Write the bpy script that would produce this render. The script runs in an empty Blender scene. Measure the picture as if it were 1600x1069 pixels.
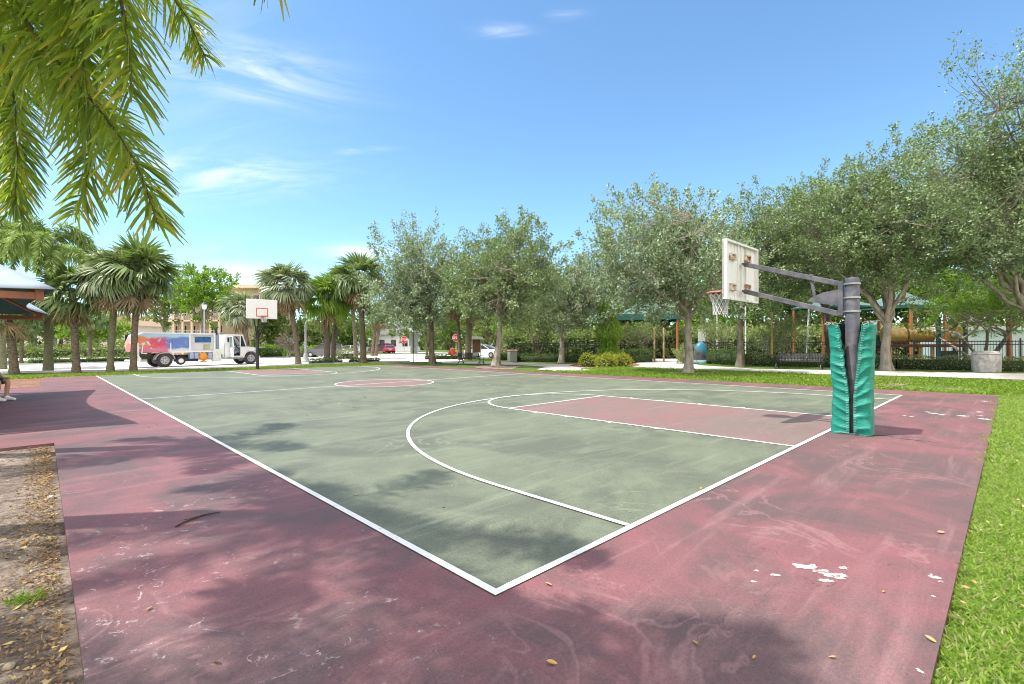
import bpy, bmesh, math, random
import numpy as np
from mathutils import Vector, Matrix, noise as mnoise

scene = bpy.context.scene
R = math.radians

# ---------------------------------------------------------------- camera
FPX, HZ, ROLL, CAMZ = 758.12, 537.43, -0.0052, 1.4878      # focal length and horizon row measured in the 1600 x 1069 photograph
cam_data = bpy.data.cameras.new("camera")
cam_data.sensor_width = 36.0
cam_data.lens = FPX / 1600.0 * 36.0
cam_data.shift_y = (HZ - 534.5) / 1600.0
cam_data.clip_start, cam_data.clip_end = 0.05, 3000.0
cam = bpy.data.objects.new("camera", cam_data)
scene.collection.objects.link(cam)
cam.matrix_world = Matrix.Translation((0, 0, CAMZ)) @ Matrix.Rotation(R(90), 4, 'X') @ Matrix.Rotation(ROLL, 4, 'Z')
scene.camera = cam

# ---------------------------------------------------------------- light
TO_SUN = Vector((-0.51, -0.116, 1.0)).normalized()
SUN_EL = math.asin(TO_SUN.z)
SUN_AZ = math.atan2(TO_SUN.x, TO_SUN.y)
sun_data = bpy.data.lights.new("sun", 'SUN')
sun_data.energy = 3.7
sun_data.angle = R(0.9)
sun_data.color = (1.0, 0.955, 0.88)
sun = bpy.data.objects.new("sun", sun_data)
scene.collection.objects.link(sun)
sun.rotation_euler = TO_SUN.to_track_quat('Z', 'Y').to_euler()
sun.location = (-30, -7, 60)

scene.view_settings.view_transform = 'Standard'
scene.view_settings.look = 'None'
scene.view_settings.exposure = 0.78
scene.view_settings.gamma = 1.0
scene.cycles.max_bounces = 5
scene.cycles.diffuse_bounces = 3
scene.cycles.glossy_bounces = 2
scene.cycles.transmission_bounces = 3
scene.cycles.transparent_max_bounces = 6
scene.cycles.use_denoising = True
scene.cycles.filter_width = 1.05


class NT:
    """Small helper that adds and wires shader nodes."""
    def __init__(s, tree):
        s.t = tree
        s.n = tree.nodes
        s.n.clear()

    def __call__(s, kind, ins=None, **attrs):
        n = s.n.new(kind)
        for k, v in attrs.items():
            setattr(n, k, v)
        for k, v in (ins or {}).items():
            sock = n.inputs[k]
            if isinstance(v, bpy.types.NodeSocket):
                s.t.links.new(v, sock)
            elif isinstance(v, bpy.types.Node):
                s.t.links.new(v.outputs[0], sock)
            else:
                sock.default_value = v
        return n

    def math(s, op, a, b=0.0, c=None, clamp=False):
        d = {0: a, 1: b}
        if c is not None:
            d[2] = c
        return s('ShaderNodeMath', d, operation=op, use_clamp=clamp).outputs[0]

    def noise(s, vec, scale, detail=4.0, rough=0.55, dist=0.0):
        return s('ShaderNodeTexNoise', {'Vector': vec, 'Scale': scale, 'Detail': detail, 'Roughness': rough, 'Distortion': dist}).outputs[0]

    def step(s, val, lo, hi):
        return s('ShaderNodeMapRange', {0: val, 1: lo, 2: hi, 3: 0.0, 4: 1.0}, interpolation_type='SMOOTHSTEP').outputs[0]

    def mix(s, fac, a, b, blend='MIX'):
        return s('ShaderNodeMix', {0: fac, 6: a, 7: b}, data_type='RGBA', blend_type=blend).outputs[2]

    def wob(s, vec, colour, k=0.22):
        d = s('ShaderNodeVectorMath', {0: colour, 1: (0.5, 0.5, 0.5)}, operation='SUBTRACT').outputs[0]
        d = s('ShaderNodeVectorMath', {0: d, 'Scale': k * 4}, operation='SCALE').outputs[0]
        return s('ShaderNodeVectorMath', {0: vec, 1: d}, operation='ADD').outputs[0]

    def mapping(s, vec, scale=(1, 1, 1), rot=(0, 0, 0), loc=(0, 0, 0)):
        return s('ShaderNodeMapping', {'Vector': vec, 'Scale': scale, 'Rotation': rot, 'Location': loc}).outputs[0]


def c4(c):
    return (c[0], c[1], c[2], 1.0)


# ---------------------------------------------------------------- sky
world = bpy.data.worlds.new("World")
scene.world = world
world.use_nodes = True
W_ = NT(world.node_tree)
sky = W_('ShaderNodeTexSky', sky_type='NISHITA', sun_disc=False, sun_elevation=SUN_EL, sun_rotation=SUN_AZ,
         altitude=0.0, air_density=1.0, dust_density=0.3, ozone_density=1.0)
wdir = W_('ShaderNodeTexCoord').outputs['Generated']
hs = W_('ShaderNodeMix', {0: 1.0, 6: sky.outputs[0], 7: (0.73, 0.945, 1.03, 1)}, data_type='RGBA', blend_type='MULTIPLY')


def cloud(az_px, el_px, half_u, half_v, tilt, sc, lo, hi, seed, strength):
    """A patch of cirrus round one direction of the sky; returns its density socket."""
    d = Vector((az_px - 800, FPX, HZ - el_px)).normalized()
    e1 = Vector((d.y, -d.x, 0)).normalized()
    e2 = e1.cross(d)
    f1 = e1 * math.cos(tilt) + e2 * math.sin(tilt)
    f2 = -e1 * math.sin(tilt) + e2 * math.cos(tilt)
    a = W_('ShaderNodeVectorMath', {0: wdir, 1: f1}, operation='DOT_PRODUCT').outputs['Value']
    b = W_('ShaderNodeVectorMath', {0: wdir, 1: f2}, operation='DOT_PRODUCT').outputs['Value']
    front = W_('ShaderNodeVectorMath', {0: wdir, 1: d}, operation='DOT_PRODUCT').outputs['Value']
    q = W_('ShaderNodeCombineXYZ', {0: a, 1: b, 2: seed})
    m = W_.mapping(q.outputs[0], scale=(sc * 0.30, sc * 1.6, 1))
    n = W_.noise(m, 1.0, 9.0, 0.62, 0.9)
    ga = W_.math('DIVIDE', a, half_u)
    gb = W_.math('DIVIDE', b, half_v)
    r2 = W_.math('ADD', W_.math('MULTIPLY', ga, ga), W_.math('MULTIPLY', gb, gb))
    g = W_.math('EXPONENT', W_.math('MULTIPLY', r2, -1.0))
    g = W_.math('MULTIPLY', g, W_.math('GREATER_THAN', front, 0.3))
    return W_.math('MULTIPLY', W_.math('MULTIPLY', W_.step(n, lo, hi), g), strength)


dens = None
for args in ((380, 112, 0.14, 0.042, R(5), 14, 0.30, 0.84, 1.3, 0.8), (320, 272, 0.17, 0.034, R(10), 15, 0.32, 0.84, 4.1, 0.85),
             (565, 234, 0.05, 0.006, R(9), 22, 0.3, 0.8, 7.7, 0.4), (788, 48, 0.04, 0.009, R(0), 22, 0.3, 0.8, 2.9, 0.6),
             (890, 20, 0.03, 0.008, R(0), 20, 0.35, 0.8, 5.9, 0.25), (300, 232, 0.03, 0.01, R(20), 16, 0.35, 0.8, 9.0, 0.35),
             (560, 392, 0.06, 0.012, R(3), 14, 0.25, 0.6, 6.3, 0.8), (390, 432, 0.10, 0.022, R(0), 8, 0.2, 0.6, 8.8, 0.75),
             (120, 180, 0.25, 0.25, R(20), 7, 0.38, 0.85, 3.3, 0.4), (330, 60, 0.10, 0.05, R(30), 10, 0.35, 0.8, 11.3, 0.25)):
    s_ = cloud(*args)
    dens = s_ if dens is None else W_.math('MAXIMUM', dens, s_)
col = W_.mix(dens, hs.outputs[2], (5.6, 5.7, 5.9, 1))
# unseen white clouds added behind the camera as neutral fill light
bk = W_('ShaderNodeVectorMath', {0: wdir, 1: (0.25, -0.80, 0.545)}, operation='DOT_PRODUCT').outputs['Value']
bn = W_.step(W_.noise(wdir, 3.2, 8.0, 0.58, 0.3), 0.32, 0.50)
col = W_.mix(W_.math('MULTIPLY', bn, W_.step(bk, 0.12, 0.45)), col, (9.0, 8.5, 8.0, 1))
bg = W_('ShaderNodeBackground', {'Color': col, 'Strength': 0.15})
W_('ShaderNodeOutputWorld', {0: bg.outputs[0]})

# ---------------------------------------------------------------- places
YAW = 0.7697
U = Vector((math.cos(YAW), math.sin(YAW), 0))
V = Vector((-math.sin(YAW), math.cos(YAW), 0))
A0 = Vector((-0.1057, 2.8567, 0))
CW, CL = 15.24, 29.5                                   # court width and length
LAWN = -0.05
PXM = FPX


def court(u, v, z=0.0):
    return A0 + U * u + V * v + Vector((0, 0, z))


def ray(px, py):
    """Direction (x, 1, z) through a photograph pixel."""
    x, y = px - 800.0, py - HZ
    c, s = math.cos(-ROLL), math.sin(-ROLL)
    x, y = c * x - s * y, s * x + c * y
    return x / FPX, -y / FPX


def W(px, py, d):
    a, b = ray(px, py)
    return Vector((a * d, d, CAMZ + b * d))


def G(px, py, z=LAWN):
    a, b = ray(px, py)
    d = (z - CAMZ) / b
    return Vector((a * d, d, z))


def Gd(px, d, z=LAWN):
    a, b = ray(px, HZ)
    return Vector((a * d, d, z))


# ---------------------------------------------------------------- objects
COL = scene.collection


def tag(o, label=None, cat=None, group=None, kind=None):
    if label: o['label'] = label
    if cat: o['category'] = cat
    if group: o['group'] = group
    if kind: o['kind'] = kind
    return o


def thing(name, label, cat, loc=(0, 0, 0), rz=0.0, group=None):
    o = bpy.data.objects.new(name, None)
    o.empty_display_size = 0.3
    COL.objects.link(o)
    o.location = loc
    o.rotation_euler = (0, 0, rz)
    return tag(o, label, cat, group)


def copy_tree(o, parent=None):
    c = o.copy()
    COL.objects.link(c)
    c.parent = parent
    for ch in list(o.children):
        copy_tree(ch, c)
    return c


class MB:
    """Collects faces of one mesh, in the thing's own frame."""
    def __init__(s):
        s.v, s.f, s.m = [], [], []
        s.T = None

    def add(s, verts, faces, mi=0):
        o = len(s.v)
        if s.T is not None:
            verts = [s.T @ Vector(p) for p in verts]
        s.v.extend([tuple(p) for p in verts])
        s.f.extend([tuple(i + o for i in f) for f in faces])
        s.m.extend([mi] * len(faces))
        return s

    def box(s, c, size, rz=0.0, mi=0, ch=0.0, rot=None):
        """Box with chamfered vertical and horizontal edges when ch > 0."""
        hx, hy, hz = (k / 2 for k in size)
        bm = bmesh.new()
        bmesh.ops.create_cube(bm, size=1.0)
        for q in bm.verts:
            q.co = Vector((q.co.x * size[0], q.co.y * size[1], q.co.z * size[2]))
        if ch > 0:
            bmesh.ops.bevel(bm, geom=list(bm.edges), offset=min(ch, hx * .9, hy * .9, hz * .9), segments=2, affect='EDGES', profile=0.5)
        Mx = Matrix.Rotation(rz, 4, 'Z') if rot is None else rot.to_4x4()
        bm.verts.index_update()
        vs = [Vector(c) + Mx @ q.co for q in bm.verts]
        fs = [tuple(q.index for q in f.verts) for f in bm.faces]
        bm.free()
        return s.add(vs, fs, mi)

    def bar(s, a, b, w, h=None, mi=0, ch=0.0, up=(0, 0, 1)):
        """Rectangular bar from a to b."""
        a, b = Vector(a), Vector(b)
        h = w if h is None else h
        d = (b - a)
        x = d.normalized()
        upv = Vector(up)
        if abs(x.dot(upv)) > 0.98: upv = Vector((1, 0, 0))
        y = upv.cross(x).normalized()
        z = x.cross(y)
        M3 = Matrix((x, y, z)).transposed()
        return s.box((a + b) / 2, (d.length, w, h), mi=mi, ch=ch, rot=M3)

    def tube(s, path, rad, n=8, mi=0, caps=True, squash=None):
        path = [Vector(p) for p in path]
        k = len(path)
        rad = [rad] * k if isinstance(rad, (int, float)) else list(rad)
        vs, fs = [], []
        prev = None
        for i, p in enumerate(path):
            t = (path[min(i + 1, k - 1)] - path[max(i - 1, 0)])
            t = t.normalized() if t.length > 1e-9 else Vector((0, 0, 1))
            if prev is None:
                ref = Vector((1, 0, 0)) if abs(t.x) < 0.8 else Vector((0, 1, 0))
                x = (ref - t * ref.dot(t)).normalized()
            else:
                x = prev - t * prev.dot(t)
                x = x.normalized() if x.length > 1e-6 else prev
            prev = x
            y = t.cross(x)
            for j in range(n):
                a = 2 * math.pi * j / n
                vs.append(p + (x * math.cos(a) + y * math.sin(a)) * rad[i])
        for i in range(k - 1):
            for j in range(n):
                fs.append((i * n + j, i * n + (j + 1) % n, (i + 1) * n + (j + 1) % n, (i + 1) * n + j))
        if caps:
            fs.append(tuple(range(n - 1, -1, -1)))
            fs.append(tuple((k - 1) * n + j for j in range(n)))
        return s.add(vs, fs, mi)

    def lathe(s, prof, n=24, c=(0, 0, 0), mi=0, axis=None, caps=True):
        """Profile of (radius, height) pairs turned about z (or about an axis vector)."""
        c = Vector(c)
        Q = Matrix.Identity(3) if axis is None else Vector(axis).to_track_quat('Z', 'Y').to_matrix()
        vs, fs = [], []
        for r, z in prof:
            for j in range(n):
                a = 2 * math.pi * j / n
                vs.append(c + Q @ Vector((max(r, 1e-4) * math.cos(a), max(r, 1e-4) * math.sin(a), z)))
        k = len(prof)
        for i in range(k - 1):
            for j in range(n):
                fs.append((i * n + j, i * n + (j + 1) % n, (i + 1) * n + (j + 1) % n, (i + 1) * n + j))
        if caps and prof[0][0] > 1e-3: fs.append(tuple(range(n - 1, -1, -1)))
        if caps and prof[-1][0] > 1e-3: fs.append(tuple((k - 1) * n + j for j in range(n)))
        return s.add(vs, fs, mi)

    def prism(s, pts, z0, z1, mi=0):
        n = len(pts)
        vs = [(p[0], p[1], z0) for p in pts] + [(p[0], p[1], z1) for p in pts]
        fs = [tuple(range(n - 1, -1, -1)), tuple(range(n, 2 * n))]
        fs += [(i, (i + 1) % n, n + (i + 1) % n, n + i) for i in range(n)]
        return s.add(vs, fs, mi)

    def side(s, pts, y0, y1, mi=0):
        """Outline in the x-z plane, given thickness along y."""
        n = len(pts)
        vs = [(p[0], y0, p[1]) for p in pts] + [(p[0], y1, p[1]) for p in pts]
        fs = [tuple(range(n)), tuple(range(2 * n - 1, n - 1, -1))]
        fs += [((i + 1) % n, i, n + i, n + (i + 1) % n) for i in range(n)]
        return s.add(vs, fs, mi)

    def sheet(s, pts, z, mi=0):
        return s.add([(p[0], p[1], z) for p in pts], [tuple(range(len(pts)))], mi)

    def build(s, name, mats, parent=None, loc=(0, 0, 0), rz=0.0, smooth=False, angle=40, fix=True):
        me = bpy.data.meshes.new(name)
        me.from_pydata(s.v, [], s.f)
        mats = mats if isinstance(mats, (list, tuple)) else [mats]
        for m in mats: me.materials.append(m)
        if len(mats) > 1: me.polygons.foreach_set('material_index', s.m)
        if fix:
            bm = bmesh.new(); bm.from_mesh(me)
            bmesh.ops.recalc_face_normals(bm, faces=bm.faces)
            bm.to_mesh(me); bm.free()
        if smooth:
            me.polygons.foreach_set('use_smooth', [True] * len(me.polygons))
            me.set_sharp_from_angle(angle=R(angle))
        me.update()
        o = bpy.data.objects.new(name, me)
        COL.objects.link(o)
        o.parent = parent
        o.location = loc
        o.rotation_euler = (0, 0, rz)
        return o


def np_obj(name, Vs, Fs, mats, parent=None, loc=(0, 0, 0), mi=None, smooth=False):
    """Big quad meshes straight from arrays."""
    Vs = np.asarray(Vs, dtype=np.float32); Fs = np.asarray(Fs, dtype=np.int32)
    me = bpy.data.meshes.new(name)
    me.vertices.add(len(Vs)); me.vertices.foreach_set('co', Vs.ravel())
    nf, k = Fs.shape
    me.loops.add(nf * k); me.loops.foreach_set('vertex_index', Fs.ravel())
    me.polygons.add(nf)
    me.polygons.foreach_set('loop_start', np.arange(0, nf * k, k, dtype=np.int32))
    mats = mats if isinstance(mats, (list, tuple)) else [mats]
    for m in mats: me.materials.append(m)
    if mi is not None: me.polygons.foreach_set('material_index', np.asarray(mi, dtype=np.int32))
    if smooth: me.polygons.foreach_set('use_smooth', np.ones(nf, dtype=bool))
    me.update(calc_edges=True)
    me.validate()
    o = bpy.data.objects.new(name, me)
    COL.objects.link(o)
    o.parent = parent
    o.location = loc
    return o


def unit(a):
    return a / np.maximum(np.linalg.norm(a, axis=-1, keepdims=True), 1e-9)


def leaf_quads(P, D, L, Wd, rng, up=None):
    """A diamond leaf at each point P along D, turned at random (or facing up)."""
    n = len(P)
    D = unit(D)
    Rn = rng.normal(size=(n, 3)) if up is None else rng.normal(size=(n, 3)) * up + np.array([0, 0, 1.0])
    S = unit(np.cross(D, Rn))
    L = np.broadcast_to(np.asarray(L, float), (n,))[:, None]
    Wd = np.broadcast_to(np.asarray(Wd, float), (n,))[:, None]
    Vv = np.stack([P, P + D * L * 0.45 + S * Wd / 2, P + D * L, P + D * L * 0.45 - S * Wd / 2], axis=1).reshape(-1, 3)
    F = np.arange(4 * n).reshape(n, 4)
    return Vv, F


def join(parts):
    Vs, Fs, o = [], [], 0
    for v, f in parts:
        if len(v) == 0: continue
        Vs.append(v); Fs.append(np.asarray(f) + o); o += len(v)
    return np.concatenate(Vs), np.concatenate(Fs)


def np_tube(path, rad, n=5):
    path = np.asarray(path, float)
    k = len(path)
    t = np.gradient(path, axis=0); t = unit(t)
    ref = np.array([1.0, 0, 0]) if abs(t[0][0]) < 0.7 else np.array([0, 1.0, 0])
    x = unit(np.cross(t, np.cross(ref, t)))
    y = np.cross(t, x)
    a = np.linspace(0, 2 * np.pi, n, endpoint=False)
    rad = np.broadcast_to(np.asarray(rad, float), (k,))
    Vv = (path[:, None, :] + (x[:, None, :] * np.cos(a)[None, :, None] + y[:, None, :] * np.sin(a)[None, :, None]) * rad[:, None, None]).reshape(-1, 3)
    F = []
    for i in range(k - 1):
        for j in range(n):
            F.append((i * n + j, i * n + (j + 1) % n, (i + 1) * n + (j + 1) % n, (i + 1) * n + j))
    return Vv, np.array(F)


# ---------------------------------------------------------------- materials
def new_mat(name):
    m = bpy.data.materials.new(name)
    m.use_nodes = True
    return m, NT(m.node_tree)


def out(N, bsdf):
    N('ShaderNodeOutputMaterial', {0: bsdf.outputs[0]})


def paint(name, c, c2=None, rough=0.5, metal=0.0, scale=6.0, detail=6.0, lo=0.4, hi=0.65, bump=0.0, bscale=40.0, spec=0.5, stretch=(1, 1, 1), coat=0.0):
    """One colour worn towards a second by noise, optional bump."""
    m, N = new_mat(name)
    co = N('ShaderNodeTexCoord').outputs['Object']
    co = N.mapping(co, scale=stretch)
    if c2 is None: c2 = tuple(k * 0.82 for k in c)
    f = N.step(N.noise(co, scale, detail, 0.6), lo, hi)
    colr = N.mix(f, c4(c), c4(c2))
    d = {'Base Color': colr, 'Roughness': rough, 'Metallic': metal, 'Specular IOR Level': spec, 'Coat Weight': coat}
    if bump > 0:
        d['Normal'] = N('ShaderNodeBump', {'Height': N.noise(co, bscale, 5.0, 0.6), 'Strength': bump, 'Distance': 0.02}).outputs[0]
    out(N, N('ShaderNodeBsdfPrincipled', d))
    return m


def leaf_mat(name, ca, cb, trans=0.35, rough=0.5, spec=0.35, cc=None, tint=(0.35, 0.5, 0.03), share=0.1):
    """Leaves: every leaf takes its own tint between ca and cb; some light passes through."""
    m, N = new_mat(name)
    rnd = N('ShaderNodeNewGeometry').outputs['Random Per Island']
    colr = N.mix(rnd, c4(ca), c4(cb))
    if cc is not None:
        pick = N.step(N('ShaderNodeMath', {0: N.math('MULTIPLY', rnd, 37.7)}, operation='FRACT').outputs[0], 1 - share, 1.0 - share + 0.03)
        colr = N.mix(pick, colr, c4(cc))
    b = N('ShaderNodeBsdfPrincipled', {'Base Color': colr, 'Roughness': rough, 'Specular IOR Level': spec})
    t = N('ShaderNodeBsdfTranslucent', {'Color': N.mix(0.5, colr, c4(tint), 'MIX')})
    out(N, N('ShaderNodeMixShader', {0: trans, 1: b.outputs[0], 2: t.outputs[0]}))
    return m


def bark(name, c, c2, scale=5.0, bump=0.6, stretch=(1, 1, 0.35)):
    return paint(name, c, c2, rough=0.9, scale=scale, lo=0.35, hi=0.7, bump=bump, bscale=18.0, spec=0.2, stretch=stretch)


def court_paint(name, base, dark, light, flakes=0.0, seed=0.0, streak=1.0):
    """Weathered acrylic court paint: stains, swept streaks, swirls, grain and chipped flakes."""
    m, N = new_mat(name)
    co0 = N('ShaderNodeTexCoord').outputs['Object']
    co = N.mapping(co0, loc=(seed, seed * 0.7, 0))
    big = N.step(N.noise(co, 0.55, 9.0, 0.68, 1.0), 0.42, 0.62)
    mid = N.step(N.noise(co, 1.7, 8.0, 0.65, 0.6), 0.36, 0.72)
    st1 = N.noise(N.mapping(co, rot=(0, 0, R(44)), scale=(0.35, 3.2, 1)), 1.0, 8.0, 0.68, 0.5)
    st2 = N.noise(N.mapping(co, rot=(0, 0, R(62)), scale=(0.5, 7.0, 1)), 1.0, 6.0, 0.6, 0.2)
    sw = N.noise(co, 0.8, 3.0, 0.5, 2.6)
    swirl = N.math('SUBTRACT', 1.0, N.step(N.math('ABSOLUTE', N.math('SUBTRACT', sw, 0.52)), 0.0, 0.028))
    swirl = N.math('MULTIPLY', swirl, N.step(N.noise(co, 0.55, 3.0, 0.5), 0.5, 0.66))
    grain = N.math('MULTIPLY_ADD', N.noise(co, 150.0, 3.0, 0.8), 0.6, N.math('MULTIPLY', N.noise(co, 45.0, 3.0, 0.8), 0.4))
    colr = N.mix(N.math('MULTIPLY', big, 0.95), c4(base), c4(dark))
    colr = N.mix(N.math('MULTIPLY', mid, 0.5), colr, c4(dark))
    colr = N.mix(N.math('MULTIPLY', N.step(st1, 0.5, 0.8), 0.6 * streak), colr, c4(light))
    colr = N.mix(N.math('MULTIPLY', N.step(st2, 0.58, 0.8), 0.5 * streak), colr, c4(light))
    colr = N.mix(N.math('MULTIPLY', swirl, 0.42 * streak), colr, c4(light))
    if flakes > 0:
        area = N.step(N.noise(N.mapping(co, loc=(3.1, 1.7, 0)), 0.9, 3.0, 0.5), 0.44, 0.58)
        near = N.math('SUBTRACT', 1.0, N.step(co0_len(N, co0), 1.2, 3.0))
        area = N.math('MULTIPLY', area, near)
        r1 = N.noise(co, 3.2, 6.0, 0.6, 0.5)
        ring = N.math('SUBTRACT', 1.0, N.step(N.math('ABSOLUTE', N.math('SUBTRACT', r1, 0.5)), 0.004, 0.017))
        brk = N.step(N.noise(co, 9.0, 4.0, 0.7), 0.50, 0.62)
        r2 = N.step(N.noise(co, 22.0, 5.0, 0.6), 0.68, 0.72)
        fl = N.math('MULTIPLY', N.math('MAXIMUM', N.math('MULTIPLY', ring, brk), r2), area)
        colr = N.mix(N.math('MULTIPLY', fl, flakes), colr, (0.50, 0.42, 0.42, 1))
    gf = N.step(grain, 0.34, 0.66)
    colr = N('ShaderNodeMix', {0: 0.55, 6: colr, 7: N.mix(gf, (0.45, 0.45, 0.45, 1), (1.55, 1.55, 1.55, 1))}, data_type='RGBA', blend_type='MULTIPLY').outputs[2]
    edge = N('ShaderNodeTexVoronoi', {'Vector': N.wob(co, N('ShaderNodeTexNoise', {'Vector': co, 'Scale': 2.2, 'Detail': 6.0}).outputs[1]), 'Scale': 0.33}, feature='DISTANCE_TO_EDGE').outputs[0]
    hair = N.math('SUBTRACT', 1.0, N.step(edge, 0.0004, 0.0016))
    hair = N.math('MULTIPLY', hair, N.step(N.noise(co, 2.6, 4.0, 0.6), 0.45, 0.60))
    colr = N.mix(N.math('MULTIPLY', hair, 0.6), colr, c4(tuple(k * 0.3 for k in dark)))
    spot = N.step(N.noise(co, 7.0, 3.0, 0.5), 0.70, 0.76)
    colr = N.mix(N.math('MULTIPLY', spot, 0.35), colr, c4(tuple(k * 0.55 for k in dark)))
    bmp = N('ShaderNodeBump', {'Height': grain, 'Strength': 0.25, 'Distance': 0.004})
    out(N, N('ShaderNodeBsdfPrincipled', {'Base Color': colr, 'Roughness': 0.62, 'Specular IOR Level': 0.42, 'Normal': bmp.outputs[0]}))
    return m


def co0_len(N, co):
    """Distance in the ground plane from a worn spot near the corner of the court."""
    d = N('ShaderNodeVectorMath', {0: co, 1: (-0.8, 1.6, 0)}, operation='DISTANCE').outputs['Value']
    return d


def ground_mat(name, a, b, c, s1, s2, rough=0.95, bump=0.5, dirt=None):
    m, N = new_mat(name)
    co = N('ShaderNodeTexCoord').outputs['Object']
    f1 = N.step(N.noise(co, s1, 6.0, 0.6, 0.4), 0.38, 0.64)
    f2 = N.step(N.noise(co, s2, 6.0, 0.7), 0.4, 0.66)
    colr = N.mix(f2, N.mix(f1, c4(a), c4(b)), c4(c))
    if dirt is not None:
        colr = N.mix(N.step(N.noise(N.mapping(co, loc=(7, 3, 0)), 0.16, 5.0, 0.6), 0.62, 0.72), colr, c4(dirt))
    bm_ = N('ShaderNodeBump', {'Height': N.noise(co, s2 * 3, 6.0, 0.7), 'Strength': bump, 'Distance': 0.03})
    out(N, N('ShaderNodeBsdfPrincipled', {'Base Color': colr, 'Roughness': rough, 'Specular IOR Level': 0.15, 'Normal': bm_.outputs[0]}))
    return m


MT = {}
MT['red'] = court_paint('red_court_paint', (0.205, 0.083, 0.089), (0.108, 0.069, 0.068), (0.32, 0.172, 0.172), flakes=0.7)
MT['red_key'] = court_paint('red_key_paint', (0.215, 0.117, 0.112), (0.165, 0.130, 0.112), (0.31, 0.175, 0.17), seed=5.0)
MT['green'] = court_paint('green_court_paint', (0.146, 0.165, 0.112), (0.098, 0.107, 0.078), (0.27, 0.295, 0.21), seed=11.0, streak=0.9)
MT['line'] = paint('white_line_paint', (0.74, 0.74, 0.73), (0.40, 0.41, 0.38), rough=0.7, scale=11.0, detail=9.0, lo=0.54, hi=0.78, bump=0.2, bscale=120)
MT['lawn'] = ground_mat('lawn', (0.075, 0.13, 0.022), (0.13, 0.19, 0.035), (0.06, 0.10, 0.02), 0.35, 6.0, dirt=(0.20, 0.15, 0.10))
MT['dirt'] = ground_mat('sandy_dirt', (0.38, 0.315, 0.26), (0.23, 0.175, 0.14), (0.13, 0.095, 0.075), 1.1, 13.0, bump=1.0)
MT['mulch'] = ground_mat('red_mulch', (0.30, 0.16, 0.115), (0.20, 0.105, 0.08), (0.12, 0.07, 0.055), 1.5, 9.0)
MT['concrete'] = ground_mat('pale_concrete', (0.50, 0.47, 0.44), (0.42, 0.40, 0.37), (0.46, 0.42, 0.40), 0.5, 8.0, bump=0.1)
MT['roadway'] = ground_mat('bright_pavement', (0.62, 0.59, 0.58), (0.54, 0.52, 0.51), (0.58, 0.55, 0.54), 0.3, 5.0, bump=0.1)
MT['kerb'] = paint('kerb_concrete', (0.42, 0.40, 0.38), rough=0.9)
MT['black'] = paint('black_metal', (0.018, 0.019, 0.021), (0.03, 0.03, 0.032), rough=0.45)
MT['hoop_grey'] = paint('worn_grey_metal', (0.075, 0.077, 0.098), (0.15, 0.14, 0.155), rough=0.5, scale=5, bump=0.1)
MT['band'] = paint('bright_steel', (0.42, 0.42, 0.44), (0.30, 0.28, 0.27), rough=0.4, metal=0.6)
MT['rust'] = paint('rusty_steel', (0.28, 0.13, 0.05), (0.45, 0.38, 0.30), rough=0.8, scale=14)
MT['rim'] = paint('red_rim', (0.58, 0.13, 0.10), (0.66, 0.30, 0.26), rough=0.5, scale=12)
MT['net'] = paint('white_cord', (0.78, 0.77, 0.76), rough=0.8)
MT['white'] = paint('white_enamel', (0.80, 0.80, 0.80), (0.74, 0.74, 0.74), rough=0.35)
MT['orange_line'] = paint('orange_stripe', (0.60, 0.13, 0.06), rough=0.6)
MT['oak_bark'] = bark('grey_oak_bark', (0.38, 0.33, 0.27), (0.20, 0.165, 0.13))
MT['oak_dark'] = bark('brown_oak_bark', (0.20, 0.165, 0.13), (0.10, 0.08, 0.06))
MT['palm_bark'] = bark('sabal_bark', (0.22, 0.175, 0.125), (0.075, 0.058, 0.042), scale=7, bump=0.9, stretch=(1, 1, 2.2))
MT['palm_green_bark'] = bark('mossy_palm_bark', (0.20, 0.20, 0.12), (0.11, 0.10, 0.06), scale=6, stretch=(1, 1, 2.5))
MT['oak_leaf'] = leaf_mat('oak_leaf', (0.06, 0.105, 0.032), (0.33, 0.42, 0.21), 0.24, 0.48, 0.5)
MT['oak_leaf_pale'] = leaf_mat('silver_oak_leaf', (0.085, 0.135, 0.058), (0.44, 0.53, 0.36), 0.22, 0.48, 0.5)
MT['green_leaf'] = leaf_mat('green_leaf', (0.055, 0.12, 0.02), (0.14, 0.25, 0.035), 0.35)
MT['bright_leaf'] = leaf_mat('bright_leaf', (0.09, 0.20, 0.02), (0.23, 0.38, 0.04), 0.4)
MT['olive_leaf'] = leaf_mat('olive_leaf', (0.09, 0.13, 0.04), (0.21, 0.26, 0.08), 0.3)
MT['pale_leaf'] = leaf_mat('pale_feathery_leaf', (0.17, 0.23, 0.08), (0.33, 0.38, 0.17), 0.35)
MT['dark_leaf'] = leaf_mat('dark_leaf', (0.035, 0.075, 0.02), (0.11, 0.18, 0.05), 0.25)
MT['hedge_leaf'] = leaf_mat('hedge_leaf', (0.06, 0.12, 0.025), (0.19, 0.27, 0.07), 0.25, 0.4, 0.5)
MT['hedge_brown'] = leaf_mat('tinged_hedge_leaf', (0.07, 0.11, 0.03), (0.30, 0.29, 0.16), 0.25)
MT['croton'] = leaf_mat('yellow_croton_leaf', (0.44, 0.36, 0.03), (0.18, 0.26, 0.03), 0.3)
MT['croton_red'] = leaf_mat('orange_croton_leaf', (0.50, 0.12, 0.02), (0.45, 0.24, 0.03), 0.3)
MT['sabal'] = leaf_mat('sabal_frond', (0.05, 0.10, 0.03), (0.27, 0.35, 0.15), 0.25, 0.4, 0.5)
MT['sabal_silver'] = leaf_mat('silvery_sabal_frond', (0.10, 0.15, 0.07), (0.46, 0.51, 0.34), 0.2, 0.4, 0.5)
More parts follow.
